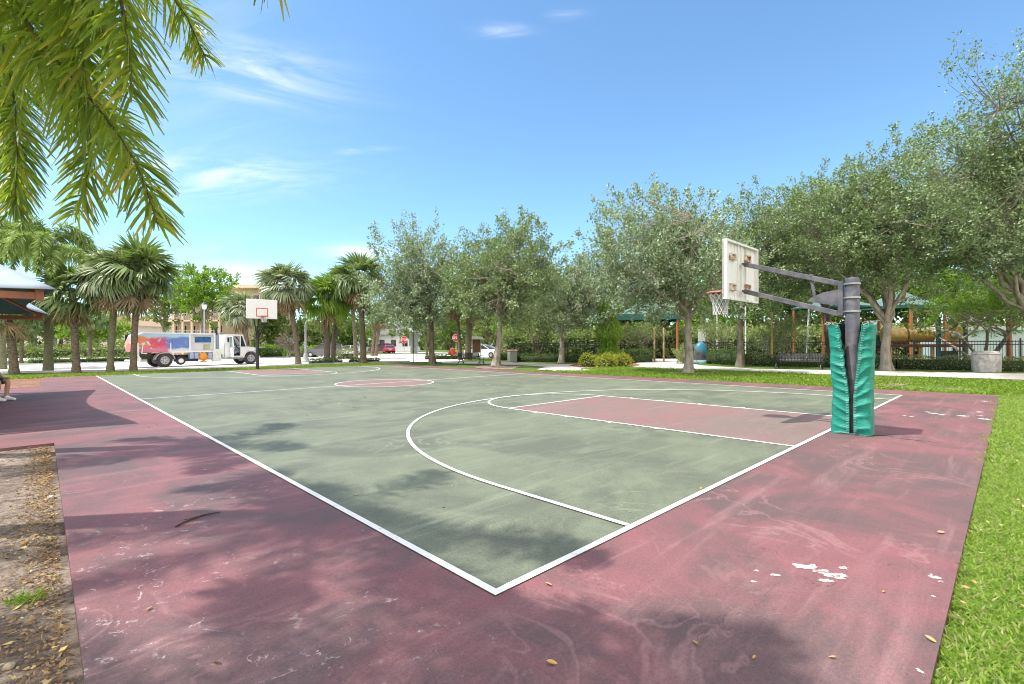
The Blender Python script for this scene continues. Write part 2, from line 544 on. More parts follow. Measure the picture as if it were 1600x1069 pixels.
MT['sabal_bright'] = leaf_mat('bright_sabal_frond', (0.10, 0.22, 0.025), (0.24, 0.36, 0.05), 0.35, 0.45, 0.4)
MT['dead'] = leaf_mat('dead_frond', (0.20, 0.13, 0.075), (0.34, 0.25, 0.16), 0.15, 0.7, 0.2)
MT['fox'] = leaf_mat('foxtail_leaflet', (0.08, 0.14, 0.015), (0.33, 0.42, 0.04), 0.52, 0.40, 0.5, cc=(0.55, 0.42, 0.06), tint=(0.52, 0.66, 0.05))
MT['fox_far'] = leaf_mat('far_foxtail_leaflet', (0.12, 0.20, 0.05), (0.38, 0.48, 0.18), 0.4, 0.45, 0.4)
MT['rachis'] = paint('rachis', (0.16, 0.15, 0.05), (0.09, 0.07, 0.03), rough=0.6)
MT['core'] = paint('hedge_core', (0.03, 0.055, 0.016), (0.05, 0.06, 0.028), rough=1.0, scale=12)  # dark green box that fills the inside of each hedge
MT['grass'] = leaf_mat('grass_blade', (0.10, 0.21, 0.02), (0.38, 0.52, 0.09), 0.45, 0.5, 0.3, cc=(0.46, 0.42, 0.22), tint=(0.45, 0.65, 0.06), share=0.2)
MT['grass_far'] = leaf_mat('far_grass_blade', (0.09, 0.17, 0.02), (0.29, 0.41, 0.06), 0.4, 0.6, 0.2)
MT['glass'] = paint('dark_glass', (0.02, 0.025, 0.03), (0.035, 0.04, 0.045), rough=0.08, spec=0.7)
MT['tyre'] = paint('tyre_rubber', (0.035, 0.035, 0.037), (0.06, 0.058, 0.055), rough=0.85)
MT['alloy'] = paint('wheel_rim', (0.55, 0.55, 0.55), (0.38, 0.38, 0.38), rough=0.4, metal=0.3)

# ================================================================ THE GROUND
def flat(name, pts, z, mat, frame=False):
    mb = MB()
    if frame:
        mb.sheet(pts, z)
        o = mb.build(name, mat, loc=A0, rz=YAW)
    else:
        mb.sheet([(p.x, p.y) for p in pts], z)
        o = mb.build(name, mat)
    return tag(o, kind='structure')


def refine(o, cuts):
    return o


gr = MB()
gr.sheet([(-700, -300), (700, -300), (700, 900), (-700, 900)], LAWN - 0.01)
tag(gr.build('ground', MT['lawn']), kind='structure')

slab = MB()
slab.prism([(-1.78, -1.87), (17.0, -1.87), (17.0, 29.7), (0.1, 29.7), (-0.3, 31.8), (-1.95, 31.8), (-1.95, 22.3), (-6.5, 21.5), (-6.5, 8.16), (-1.78, 8.16)], -0.14, 0.0)
tag(slab.build('court_slab', MT['red'], loc=A0, rz=YAW), kind='structure')
flat('court_playing_surface', [(0, 0), (CW, 0), (CW, CL), (0, CL)], 0.003, MT['green'], True)
KW, KL, CR = 1.84, 5.93, 1.83
for v0, v1 in ((0.0, KL), (CL - KL, CL)):
    flat('court_key_surface', [(CW / 2 - KW, v0), (CW / 2 + KW, v0), (CW / 2 + KW, v1), (CW / 2 - KW, v1)], 0.006, MT['red_key'], True)
flat('court_centre_surface', [(CW / 2 + CR * math.cos(a), CL / 2 + CR * math.sin(a)) for a in np.linspace(0, 2 * math.pi, 64, endpoint=False)], 0.006, MT['red_key'], True)


def stripe(mb, pts, w, z=0.012, closed=False):
    pts = [Vector((p[0], p[1])) for p in pts]
    n = len(pts)
    L_, R_ = [], []
    for i, p in enumerate(pts):
        a = pts[(i - 1) % n] if closed or i > 0 else p
        b = pts[(i + 1) % n] if closed or i < n - 1 else p
        t = (b - a).normalized()
        nn = Vector((-t.y, t.x)) * w / 2
        L_.append(p + nn); R_.append(p - nn)
    for i in range(n if closed else n - 1):
        j = (i + 1) % n
        mb.add([(*L_[i], z), (*R_[i], z), (*R_[j], z), (*L_[j], z)], [(0, 1, 2, 3)])


lines = MB()
lw = 0.055
h = lw / 2
# boundary: butted end to end
lines.sheet([(0, 0), (CW, 0), (CW, lw), (0, lw)], 0.009)
lines.sheet([(0, CL - lw), (CW, CL - lw), (CW, CL), (0, CL)], 0.009)
lines.sheet([(0, lw), (lw, lw), (lw, CL - lw), (0, CL - lw)], 0.009)
lines.sheet([(CW - lw, lw), (CW, lw), (CW, CL - lw), (CW - lw, CL - lw)], 0.009)
lines.sheet([(lw, CL / 2 - h), (CW - lw, CL / 2 - h), (CW - lw, CL / 2 + h), (lw, CL / 2 + h)], 0.009)
stripe(lines, [(CW / 2 + CR * math.cos(a), CL / 2 + CR * math.sin(a)) for a in np.linspace(0, 2 * math.pi, 72, endpoint=False)], lw, 0.0105, True)
for s_, b_ in ((1, 0.0), (-1, CL)):
    def q(u, v, s_=s_, b_=b_):
        return (u, b_ + s_ * v)
    for e in (-1, 1):
        stripe(lines, [q(CW / 2 + e * KW, lw), q(CW / 2 + e * KW, KL)], lw, 0.0105)
        for hv in (2.1, 3.1, 4.1, 5.0):                         # lane marks
            stripe(lines, [q(CW / 2 + e * (KW + 0.06), hv), q(CW / 2 + e * (KW + 0.06), hv + 0.10)], 0.08, 0.012)
    stripe(lines, [q(CW / 2 - KW, KL), q(CW / 2 + KW, KL)], lw, 0.0135)
    stripe(lines, [q(CW / 2 + KW * math.cos(a), KL + KW * math.sin(a)) for a in np.linspace(0, math.pi, 32)], lw, 0.0135)
    rr = CW / 2 - 1.5
    stripe(lines, [q(1.5, lw), q(1.5, 1.6)] + [q(CW / 2 - rr * math.cos(a), 1.6 + rr * math.sin(a)) for a in np.linspace(0, math.pi, 72)] + [q(CW - 1.5, 1.6), q(CW - 1.5, lw)], lw, 0.015)
tag(lines.build('court_lines', MT['line'], loc=A0, rz=YAW), kind='structure')

# chips where the paint has come off, and the crack beside the hoop
rng = np.random.default_rng(5)
chips = MB()


def chip(px, py, wpx, hpx, n=14, seed=0, rough=0.45):
    r_ = random.Random(seed)
    c = G(px, py, 0.0)
    s_ = c.y / FPX
    ax, ay = wpx / 2 * s_, hpx / 2 * c.y * c.y / (FPX * CAMZ)
    pts = []
    for i in range(n):
        a = 2 * math.pi * i / n
        k = 1 - rough * r_.random()
        pts.append((c.x + ax * k * math.cos(a), c.y + ay * k * math.sin(a)))
    for it in range(2):                                          # ragged edge
        nx = []
        for a, b in zip(pts, pts[1:] + pts[:1]):
            L_ = math.dist(a, b)
            nx += [a, ((a[0] + b[0]) / 2 + r_.uniform(-.22, .22) * L_, (a[1] + b[1]) / 2 + r_.uniform(-.22, .22) * L_)]
        pts = nx
    chips.sheet(pts, 0.002 + 0.0001 * (seed % 9))


for i, (px, py, w_, h_) in enumerate([(1262, 886, 44, 11), (1303, 900, 50, 13), (1283, 893, 30, 8), (1318, 888, 18, 7), (1290, 908, 34, 6), (1245, 884, 14, 8), (1183, 892, 11, 4),
                                      (1212, 899, 18, 5), (1177, 909, 11, 4), (1461, 903, 20, 8), (1470, 909, 10, 5), (1455, 898, 6, 3), (1436, 1048, 9, 12), (1458, 932, 8, 4),
                                      (1458, 646, 22, 2.2), (1505, 650, 24, 2.6), (1472, 648, 12, 2), (1530, 644, 16, 2), (1538, 655, 20, 2.6), (1533, 650, 14, 1.6), (1537, 627, 10, 1.8),
                                      (1198, 666, 14, 3), (1450, 644, 12, 1.5), (1110, 653, 8, 1.6), (1412, 649, 9, 1.5), (1424, 651, 8, 1.2)]):
    chip(px, py, w_, h_, 18, 40 + i, 0.62)
tag(chips.build('paint_chips', paint('bare_plaster', (0.56, 0.51, 0.47), (0.24, 0.14, 0.13), rough=0.95, scale=18.0, lo=0.52, hi=0.62, bump=0.5)), kind='structure')
crk = MB()
cp = [Vector(G(px, py, 0).xy) for px, py in ((1345, 679), (1362, 680), (1378, 680.5), (1395, 682.5), (1408, 686), (1425, 687.5), (1445, 689.5), (1462, 691.5), (1480, 694))]
cq = []
r_ = random.Random(3)
for a, b in zip(cp[:-1], cp[1:]):
    for k in range(4):
        cq.append(a.lerp(b, k / 4) + Vector((0, r_.uniform(-.018, .018))))
for i in range(len(cq) - 1):
    w0 = 0.022 * (1 - i / len(cq)) + 0.004
    a, b = cq[i], cq[i + 1]
    crk.add([(a.x, a.y - w0, .0045), (b.x, b.y - w0, .0045), (b.x, b.y + w0, .0045), (a.x, a.y + w0, .0045)], [(0, 1, 2, 3)])
tag(crk.build('court_crack', paint('crack_black', (0.02, 0.015, 0.015), rough=1.0)), kind='structure')  # thin black strips drawn along the crack

flat('dirt_bed', [(-9.0, -4.0), (-1.70, -4.0), (-1.70, 8.22), (-9.0, 8.22)], LAWN + 0.004, MT['dirt'], True)
flat('mulch_bed', [(-8.0, 21.6), (-1.9, 22.4), (-1.9, 31.8), (-8, 31.8)], LAWN + 0.02, MT['mulch'], True)

PV = [(-500, 592), (0, 583.5), (205, 580.5), (400, 574.5), (520, 569), (640, 566), (720, 564.5), (742, 554), (640, 553), (470, 557.5), (205, 566), (0, 571), (-500, 577)]
flat('road', [G(*p) for p in PV], LAWN + 0.004, MT['roadway'])
flat('far_road', [G(*p) for p in [(-500, 571), (0, 564.5), (205, 561), (330, 558), (330, 549.5), (0, 550.5), (-500, 552)]], LAWN + 0.004, MT['roadway'])
flat('parking_pavement', [G(*p) for p in [(744, 560), (900, 557), (900, 552), (610, 549.5), (610, 551.5), (743, 553)]], LAWN + 0.004, MT['roadway'])
#flat('street', [G(*p) for p in [(470, 549), (900, 546), (900, 544.5), (470, 547)]], LAWN + 0.004, MT['roadway'])
flat('path', [G(*p) for p in [(905, 583.5), (862, 580), (838, 577.5), (855, 573.5), (820, 571.5), (760, 569.5), (690, 568), (690, 565.5), (790, 566.5), (860, 568.5), (905, 569.5), (985, 569.5), (1012, 563), (1016, 557), (1056, 557), (1062, 566), (1100, 571.5), (1180, 576.5), (1400, 580.5), (1700, 586), (1700, 597), (1400, 587.5), (1180, 583), (1070, 579.5), (1000, 578), (945, 580)]], LAWN + 0.012, MT['concrete'])
flat('croton_bed_mulch', [G(*p) for p in [(888, 572.5), (905, 574), (945, 575), (985, 573.5), (1002, 571), (990, 567), (905, 566)]], LAWN + 0.018, MT['mulch'])
flat('bare_soil', [G(*p) for p in [(1030, 581), (1050, 591), (1090, 592), (1125, 588), (1110, 582), (1070, 580.5)]], LAWN + 0.006, MT['dirt'])
flat('worn_soil', [G(*p) for p in [(1270, 586.5), (1290, 597), (1350, 603), (1410, 603), (1440, 596), (1400, 590), (1330, 587)]], LAWN + 0.006, MT['dirt'])
flat('oak_soil', [G(*p) for p in [(735, 573.5), (760, 577), (800, 577), (812, 573), (780, 570.5)]], LAWN + 0.006, MT['dirt'])
flat('playground_surface', [G(*p) for p in [(830, 556), (1016, 555.5), (1060, 556), (1640, 560), (1640, 545), (830, 546)]], LAWN + 0.006, MT['mulch'])

# ---- kerbs: real steps beside the road
kb = MB()
for pts in ([(0, 583.2), (205, 580.2), (400, 574.2), (520, 568.8), (640, 565.8)], [(0, 571.2), (205, 566.2), (470, 557.7), (640, 553.2)]):
    P_ = [G(*p) for p in pts]
    for a, b in zip(P_[:-1], P_[1:]):
        kb.bar(a + Vector((0, 0, .04)), b + Vector((0, 0, .04)), 0.16, 0.14)
tag(kb.build('kerb', MT['kerb']), kind='structure')


# ================================================================ GRASS
def grass_patch(inside, bounds, density, L, Wd, z0, rng, lean=0.9, cap=None):
    """Blades thrown over bounds (court frame u, v) where inside(u, v) holds."""
    u0, u1, v0, v1 = bounds
    n = int((u1 - u0) * (v1 - v0) * density)
    u = rng.uniform(u0, u1, n); v = rng.uniform(v0, v1, n)
    k = inside(u, v, rng)
    u, v = u[k], v[k]
    n = len(u)
    a = rng.uniform(0, 2 * np.pi, n)
    ln = np.abs(rng.normal(0, lean, n))
    D = np.stack([np.cos(a) * ln, np.sin(a) * ln, np.ones(n) * 0.8], 1)
    D = unit(D)
    cu, su = math.cos(YAW), math.sin(YAW)
    P = np.stack([A0.x + u * cu - v * su, A0.y + u * su + v * cu, np.full(n, z0)], 1)
    LL = L * rng.uniform(0.6, 1.3, n)
    S = unit(np.cross(D, rng.normal(size=(n, 3))))
    Wn = (Wd * rng.uniform(0.7, 1.3, n))[:, None]
    bend = np.stack([np.cos(a), np.sin(a), np.zeros(n)], 1) * LL[:, None] * 0.25
    mid = P + D * LL[:, None] * 0.55
    tip = P + D * LL[:, None] + bend - np.array([0, 0, 1.0]) * LL[:, None] * 0.12
    Vv = np.stack([P, mid + S * Wn / 2, tip, mid - S * Wn / 2], 1).reshape(-1, 3)
    return Vv, np.arange(4 * n).reshape(n, 4)


rng = np.random.default_rng(11)


def strip_near(u, v, rng):
    edge = -1.87 + 0.04 * np.sin(u * 3.1) + 0.03 * np.sin(u * 9.7 + 1) + 0.02 * np.sin(u * 31) + rng.normal(0.02, 0.03, len(u))
    return (v < edge) & (v > edge - np.clip(0.5 + (u - 0) * 0.34, 0.6, 6.0))


parts = [grass_patch(strip_near, (-0.2, 6.5, -4.6, -1.7), 17000, 0.062, 0.0095, LAWN - 0.01, rng),
         grass_patch(strip_near, (6.5, 17.5, -8.0, -1.7), 4200, 0.085, 0.016, LAWN - 0.01, rng)]
Vv, F = join(parts)
tag(np_obj('grass', Vv, F, MT['grass']), 'short green lawn grass along the court slab edge', 'grass', kind='stuff')
rng = np.random.default_rng(12)


def verge_r(u, v, rng):
    m = (u > 17.04 + rng.normal(0, 0.05, len(u))) & (u < 24.6)
    patch = np.sin(u * 0.9 + v * 0.35) + np.sin(v * 0.8 - u * 0.5 + 2) + rng.normal(0, 0.5, len(u))
    return m & (patch > -0.9)


def verge_l(u, v, rng):
    return v > 29.75


parts = [grass_patch(verge_r, (17.0, 24.6, -9, 16), 330, 0.13, 0.035, LAWN - 0.01, rng),
         grass_patch(verge_l, (-3, 17.5, 29.7, 33.0), 300, 0.15, 0.05, LAWN - 0.01, rng)]
Vv, F = join(parts)
tag(np_obj('verge_grass', Vv, F, MT['grass_far']), 'longer grass on the verges between court, road and path', 'grass', kind='stuff')

# leaf litter heaped against the edge of the slab
rng = np.random.default_rng(21)
n = 7500
v = rng.uniform(-3.0, 8.05, n)
u = -1.83 - np.abs(rng.normal(0, 0.15, n)) * np.where(v < 4.5, 1.0, 0.75)
n2 = 500
v = np.concatenate([v, rng.uniform(-3, 8, n2)]); u = np.concatenate([u, rng.uniform(-4.5, -1.85, n2)])
n3 = 160
u = np.concatenate([u, rng.uniform(-6, -1.85, n3)]); v = np.concatenate([v, 8.10 - np.abs(rng.normal(0, .08, n3))])
n = len(u)
P = np.stack([A0.x + u * U.x + v * V.x, A0.y + u * U.y + v * V.y, LAWN + 0.008 + rng.uniform(0, 0.03, n)], 1)
D = rng.normal(size=(n, 3)); D[:, 2] *= 0.22
sz = rng.uniform(0.012, 0.034, n) * np.where(rng.random(n) < 0.15, 1.7, 1.0)
bits = rng.random(n) < 0.12
Vv, F = leaf_quads(P, D, np.where(bits, sz * 3, sz), np.where(bits, 0.004, sz * rng.uniform(0.35, 0.6, n)), rng, up=0.5)
MT['litter'] = leaf_mat('dry_leaf', (0.34, 0.22, 0.11), (0.17, 0.10, 0.06), 0.05, 0.8, 0.15, cc=(0.46, 0.36, 0.16))
tag(np_obj('leaf_litter', Vv, F, MT['litter']), 'dry brown leaves drifted against the slab edge over sandy soil', 'leaf litter', kind='stuff')
# dry leaves caught in the lawn
n = 200
u = rng.uniform(0, 14, n) ; v = -1.9 - rng.uniform(0, 1, n) ** 1.2 * (0.5 + 0.3 * u)
P = np.stack([A0.x + u * U.x + v * V.x, A0.y + u * U.y + v * V.y, LAWN + 0.05 + rng.uniform(0, 0.03, n)], 1)
D = rng.normal(size=(n, 3)); D[:, 2] *= 0.3
Vv, F = leaf_quads(P, D, rng.uniform(0.02, 0.05, n), rng.uniform(0.01, 0.022, n), rng, up=0.4)
tag(np_obj('lawn_leaf_litter', Vv, F, leaf_mat('straw_leaf', (0.55, 0.42, 0.20), (0.38, 0.22, 0.10), 0.1, 0.7, 0.2)), 'straw coloured dry leaves lying in the lawn', 'leaf litter', kind='stuff')


# ================================================================ TREES
def crown_clusters(rng, n, rx, ry, rz, seed, hole=0.42, flat=0.55):
    """Cluster centres in an uneven ellipsoid, thinned by noise so that gaps stay open."""
    out_ = []
    tries = 0
    while len(out_) < n and tries < n * 30:
        tries += 1
        d = rng.normal(size=3); d /= np.linalg.norm(d); d = d / (np.abs(d) ** 2.7).sum() ** (1 / 2.7)
        k = 0.62 + 0.42 * min(1.0, max(0.0, mnoise.noise(Vector(d * 1.9) + Vector((seed * 3.1, seed, 0))) + 0.5))
        r = rng.random() ** flat * k
        p = np.array([d[0] * rx, d[1] * ry, d[2] * rz]) * r
        if p[2] < 0: p[2] *= 0.85
        nn = mnoise.noise(Vector(p * 0.95) + Vector((seed, 5.0, seed * 2)))
        if 0.5 + 0.5 * nn < hole * rng.uniform(0.6, 1.3): continue
        out_.append(p)
    return np.array(out_)


def broadleaf(name, label, base, crown, trunk_px, fork, seed, leafm, barkm, clusters=240, per=46, leaf=(0.10, 0.05), limbs=6, group=None, spray=0.75, hole=0.49,
              cat='tree', up=0.55, depth_ratio=0.9, stems=1, sub=True, lean=None):
    """A tree placed by its foot: base (px, d), crown (px centre, half width px, top row, bottom row), fork (px, row), all at the depth of the foot."""
    rng = np.random.default_rng(seed)
    px, d = base
    b = Gd(px, d)
    s_ = d / FPX
    cpx, hw, top, bot = crown
    cc = np.array(W(cpx, (top + bot) / 2, d) - b)
    rx, rz = hw * s_, (bot - top) / 2 * s_
    ry = rx * depth_ratio
    root = thing(name, label, cat, b, 0, group)
    fk = np.array(W(fork[0], fork[1], d) - b)
    tr = trunk_px / 2 * s_
    pieces = []
    nodes = []
    for st in range(stems):
        off = np.zeros(3) if stems == 1 else np.array([rng.normal(0, 0.13), rng.normal(0, 0.13), 0])
        f_ = fk if stems == 1 else fk + np.array([rng.normal(0, rx * 0.28), rng.normal(0, ry * 0.28), rng.normal(0, .2)])
        t = np.linspace(0, 1, 9)[:, None]
        path = off + (f_ - off) * t
        path[:, 0] += np.sin(t[:, 0] * 5 + seed) * tr * 0.35 * np.sin(t[:, 0] * np.pi)
        path[:, 1] += np.cos(t[:, 0] * 4 + seed) * tr * 0.35 * np.sin(t[:, 0] * np.pi)
        path[0, 2] = -0.12
        rad = tr * (1.0 - 0.28 * t[:, 0]) + tr * 0.75 * np.exp(-t[:, 0] * 11)
        pieces.append(np_tube(path, rad, 10 if stems == 1 else 7))
        L_ = limbs if stems == 1 else max(2, limbs // stems)
        for i in range(L_):
            a = 2 * math.pi * (i + 0.3 * rng.random()) / L_ + seed
            tgt = cc + np.array([math.cos(a) * rx * rng.uniform(.45, .75), math.sin(a) * ry * rng.uniform(.45, .75), rz * rng.uniform(-.35, .55)])
            if i == 0 and stems == 1: tgt = cc + np.array([0, 0, rz * 0.55])
            n_ = 9
            t2 = np.linspace(0, 1, n_)[:, None]
            st_ = path[-1 - (i % 2)] if i else path[-1]
            ctrl = st_ + (tgt - st_) * 0.45 + np.array([0, 0, rz * 0.16]) * rng.uniform(-.2, 1)
            pth = (1 - t2) ** 2 * st_ + 2 * t2 * (1 - t2) * ctrl + t2 ** 2 * tgt
            pth[1:-1] += rng.normal(0, 0.05 * rx ** 0.5, (n_ - 2, 3))
            r0 = tr * (0.46 if i else 0.62) * (1 if stems == 1 else 0.8)
            pieces.append(np_tube(pth, r0 * (1 - t2[:, 0]) ** 0.8 + 0.012 + 0.004 * tr, 7))
            for k in range(2, n_): nodes.append((pth[k], r0 * (1 - k / n_)))
    cl = crown_clusters(rng, clusters, rx, ry, rz, seed, hole) + cc
    NP = np.array([p for p, _ in nodes])
    Ps, Ds, Ls, Ws = [], [], [], []
    for c in cl:
        dist = np.linalg.norm(NP - c, axis=1)
        j = int(dist.argmin())
        st_ = NP[j]
        mid = (st_ + c) / 2 + rng.normal(0, 0.08, 3) * dist[j] - np.array([0, 0, 0.05])
        if sub and dist[j] > 0.15:
            pieces.append(np_tube([st_, mid, c], [max(0.012, min(0.035, nodes[j][1] * .5)), 0.014, 0.006], 4))
        o_ = (c - cc) / np.array([rx, ry, rz])
        tw = o_ * 0.8 + np.array([0, 0, up]) + rng.normal(0, 0.42, 3)
        tw /= np.linalg.norm(tw)
        Lt = spray * rng.uniform(0.6, 1.35) * (1.25 if o_[2] > 0.45 else 1.0)
        nl = int(per * rng.uniform(0.6, 1.3))
        if sub: pieces.append(np_tube([c, c + tw * Lt * 0.85], [0.006, 0.003], 3))
        k = rng.uniform(0.0, 1.0, nl) ** 0.8
        spread = (0.20 * (1.15 - k) + 0.04)[:, None] * spray
        Ps.append(c + tw * (k * Lt)[:, None] + rng.normal(0, 1, (nl, 3)) * spread)
        Ds.append(tw * 0.7 + rng.normal(0, 0.75, (nl, 3)))
    Pa, Da = np.concatenate(Ps), np.concatenate(Ds)
    n = len(Pa)
    Vv, F = leaf_quads(Pa, Da, leaf[0] * rng.uniform(0.65, 1.3, n), leaf[1] * rng.uniform(0.7, 1.25, n), rng)
    V2, F2 = join(pieces)
    np_obj('trunk', V2, F2, barkm, root, smooth=True)
    np_obj('crown', Vv, F, leafm, root)
    return root


def fan_frond(rng, length, droop, nleaf=26):
    """One fan-shaped frond along +x with its stalk; z is up."""
    Vs, Fs = [], []
    pl = length * 0.50
    pet = np_tube([(0, 0, 0), (pl * 0.5, 0, 0.05 * length), (pl, 0, 0.04 * length)], [0.022, 0.018, 0.014], 3)
    Vs.append(pet[0]); Fs.append(pet[1]); o = len(pet[0])
    R_ = length * 0.56
    for j in range(nleaf):
        f = (j / (nleaf - 1)) * 2 - 1
        a = f * R(112) + rng.normal(0, 0.03)
        Lj = R_ * (1.0 - 0.30 * f * f) * rng.uniform(0.88, 1.08)
        dr = np.array([math.cos(a), math.sin(a), 0.16 * math.cos(a * 0.8) + rng.normal(0, 0.05)])
        sd = np.array([-math.sin(a), math.cos(a), rng.normal(0, 0.35)])
        sd /= np.linalg.norm(sd)
        p0 = np.array([pl - 0.06 * length * (1 - abs(f)), 0, 0.04 * length])
        cols = []
        for k, (t, w) in enumerate(((0.0, 0.014), (0.45, 0.052), (0.74, 0.034), (1.0, 0.005))):
            dz = -droop * R_ * (max(0, t - 0.35) ** 1.7) * 1.15 - 0.05 * R_ * abs(f) * t
            p = p0 + dr * Lj * t * (1 - 0.10 * droop * t) + np.array([0, 0, dz])
            cols.append((p - sd * w * length * 0.55, p + sd * w * length * 0.55))
        vv = np.array([q_ for c_ in cols for q_ in c_])
        ff = np.array([[2 * i, 2 * i + 1, 2 * i + 3, 2 * i + 2] for i in range(3)])
        Vs.append(vv); Fs.append(ff + o); o += len(vv)
    return np.concatenate(Vs), np.concatenate(Fs)


def rot_frond(v, az, el, roll):
    cr, sr = math.cos(roll), math.sin(roll)
    ce, se = math.cos(el), math.sin(el)
    ca, sa = math.cos(az), math.sin(az)
    Rx = np.array([[1, 0, 0], [0, cr, -sr], [0, sr, cr]])
    Ry = np.array([[ce, 0, -se], [0, 1, 0], [se, 0, ce]])
    Rz = np.array([[ca, -sa, 0], [sa, ca, 0], [0, 0, 1]])
    return v @ (Rz @ Ry @ Rx).T


def fan_palm(label, base, head, rad_px, trunk_px, seed, leafm='sabal', green=34, dead=12, group=None, boots=0, barkm='palm_bark', lean=0.0):
    """A fan palm: base (px, d), head (px, row) of the centre of the crown at the same depth."""
    rng = np.random.default_rng(seed)
    px, d = base
    b = Gd(px, d)
    s_ = d / FPX
    root = thing('fan_palm', label, 'palm tree', b, 0, group)
    hd = np.array(W(head[0], head[1], d) - b)
    Rr = rad_px * s_
    tr = trunk_px / 2 * s_
    t = np.linspace(0, 1, 12)[:, None]
    path = hd * t
    path[:, 0] = hd[0] * t[:, 0] ** 1.4
    path[0, 2] = -0.12
    rad = tr * (0.95 + 0.07 * np.sin(t[:, 0] * 40)) + tr * 0.5 * np.exp(-t[:, 0] * 14)
    np_obj('trunk', *np_tube(path, rad, 11), MT[barkm], root, smooth=True)
    if boots:
        m_ = MB()
        for i in range(boots):
            k = 1 - 0.45 * (i + 0.5) / boots
            a = i * 2.4
            p = Vector(hd * k); p.x = hd[0] * k ** 1.4
            o_ = Vector((math.cos(a), math.sin(a), 0))
            m_.bar(p + o_ * tr * 0.7, p + o_ * tr * 1.9 + Vector((0, 0, 0.28)), 0.10, 0.04)
        m_.build('boot', bark('frond_boot', (0.30, 0.24, 0.17), (0.16, 0.12, 0.08)), root)
    Vs, Fs, o = [], [], 0
    green = int(green * 0.85)
    for i in range(green):
        el = math.asin(np.clip(1 - 1.55 * (i + 0.5) / green, -1, 1)) + rng.normal(0, 0.1)
        az = i * 2.39996 + rng.normal(0, 0.25)
        dr = float(np.clip(0.95 - 0.40 * math.sin(el) + rng.normal(0, 0.18), 0.35, 1.5))
        v, f = fan_frond(rng, Rr * rng.uniform(0.85, 1.12), dr)
        v = rot_frond(v, az, el, rng.normal(0, 0.35)) + hd
        Vs.append(v); Fs.append(f + o); o += len(v)
    np_obj('crown', np.concatenate(Vs), np.concatenate(Fs), MT[leafm], root)
    if dead:
        Vs, Fs, o = [], [], 0
        for i in range(dead):
            el = R(rng.uniform(-86, -48))
            v, f = fan_frond(rng, Rr * rng.uniform(0.75, 1.0), 0.3, 14)
            v[:, 1] *= 0.6
            v = rot_frond(v, i * 2.39996 + rng.normal(0, .3), el, rng.normal(0, 0.5)) + hd - np.array([0, 0, 0.12 * Rr])
            Vs.append(v); Fs.append(f + o); o += len(v)
        np_obj('dead_fronds', np.concatenate(Vs), np.concatenate(Fs), MT['dead'], root)
    return root


def plume(rng, ctrl, leaf_len, width, nleaf, rad=0.018, segs=3, tipf=0.45, bare=0.12):
    """A foxtail frond: an arching stalk through ctrl with leaflets all round it. Returns leaflets and stalk."""
    ctrl = np.asarray(ctrl, float)
    # Catmull-Rom through the control points
    P_ = np.concatenate([[2 * ctrl[0] - ctrl[1]], ctrl, [2 * ctrl[-1] - ctrl[-2]]])
    pts = []
    for i in range(1, len(P_) - 2):
        for t in np.linspace(0, 1, 10, endpoint=False):
            a, b_, c, d_ = P_[i - 1:i + 3]
            pts.append(0.5 * ((2 * b_) + (-a + c) * t + (2 * a - 5 * b_ + 4 * c - d_) * t * t + (-a + 3 * b_ - 3 * c + d_) * t ** 3))
    pts.append(ctrl[-1]); pts = np.array(pts)
    seg = np.linalg.norm(np.diff(pts, axis=0), axis=1)
    cum = np.concatenate([[0], np.cumsum(seg)]); tot = cum[-1]
    tt = np.linspace(bare, 0.995, nleaf) + rng.normal(0, 0.004, nleaf)
    tt = np.clip(tt, 0, 0.999)
    P = np.stack([np.interp(tt * tot, cum, pts[:, k]) for k in range(3)], 1)
    T = np.stack([np.interp(np.minimum(tt * tot + 0.03, tot), cum, pts[:, k]) for k in range(3)], 1) - np.stack([np.interp(tt * tot - 0.03, cum, pts[:, k]) for k in range(3)], 1)
    T = unit(T)
    Rd = rng.normal(size=(nleaf, 3))
    Rd = unit(Rd - T * (Rd * T).sum(1, keepdims=True))
    fw = 0.34 + 0.42 * tt[:, None]
    D = unit(Rd + T * fw + rng.normal(0, 0.10, (nleaf, 3)))
    Lf = leaf_len * (1 - (1 - tipf) * np.clip((tt - 0.45) / 0.55, 0, 1) ** 1.6) * rng.uniform(0.8, 1.12, nleaf)
    S = unit(np.cross(D, rng.normal(size=(nleaf, 3))))
    cols = []
    for t, w in zip(np.linspace(0, 1, segs + 1), (0.45, 1.0, 0.92, 0.35) if segs == 3 else (0.5, 1.0, 0.15)):
        p = P + D * (Lf * t)[:, None] - np.array([0, 0, 1.0]) * (Lf * 0.42 * t * t)[:, None]
        cols.append(p - S * width * w / 2); cols.append(p + S * width * w / 2)
    Vv = np.stack(cols, 1).reshape(-1, 3)
    base = np.arange(nleaf)[:, None, None] * (2 * (segs + 1))
    F = (base + np.array([[2 * i, 2 * i + 1, 2 * i + 3, 2 * i + 2] for i in range(segs)])[None]).reshape(-1, 4)
    st = np_tube(pts[::2], np.linspace(rad, rad * 0.25, len(pts[::2])), 5)
    return (Vv, F), st


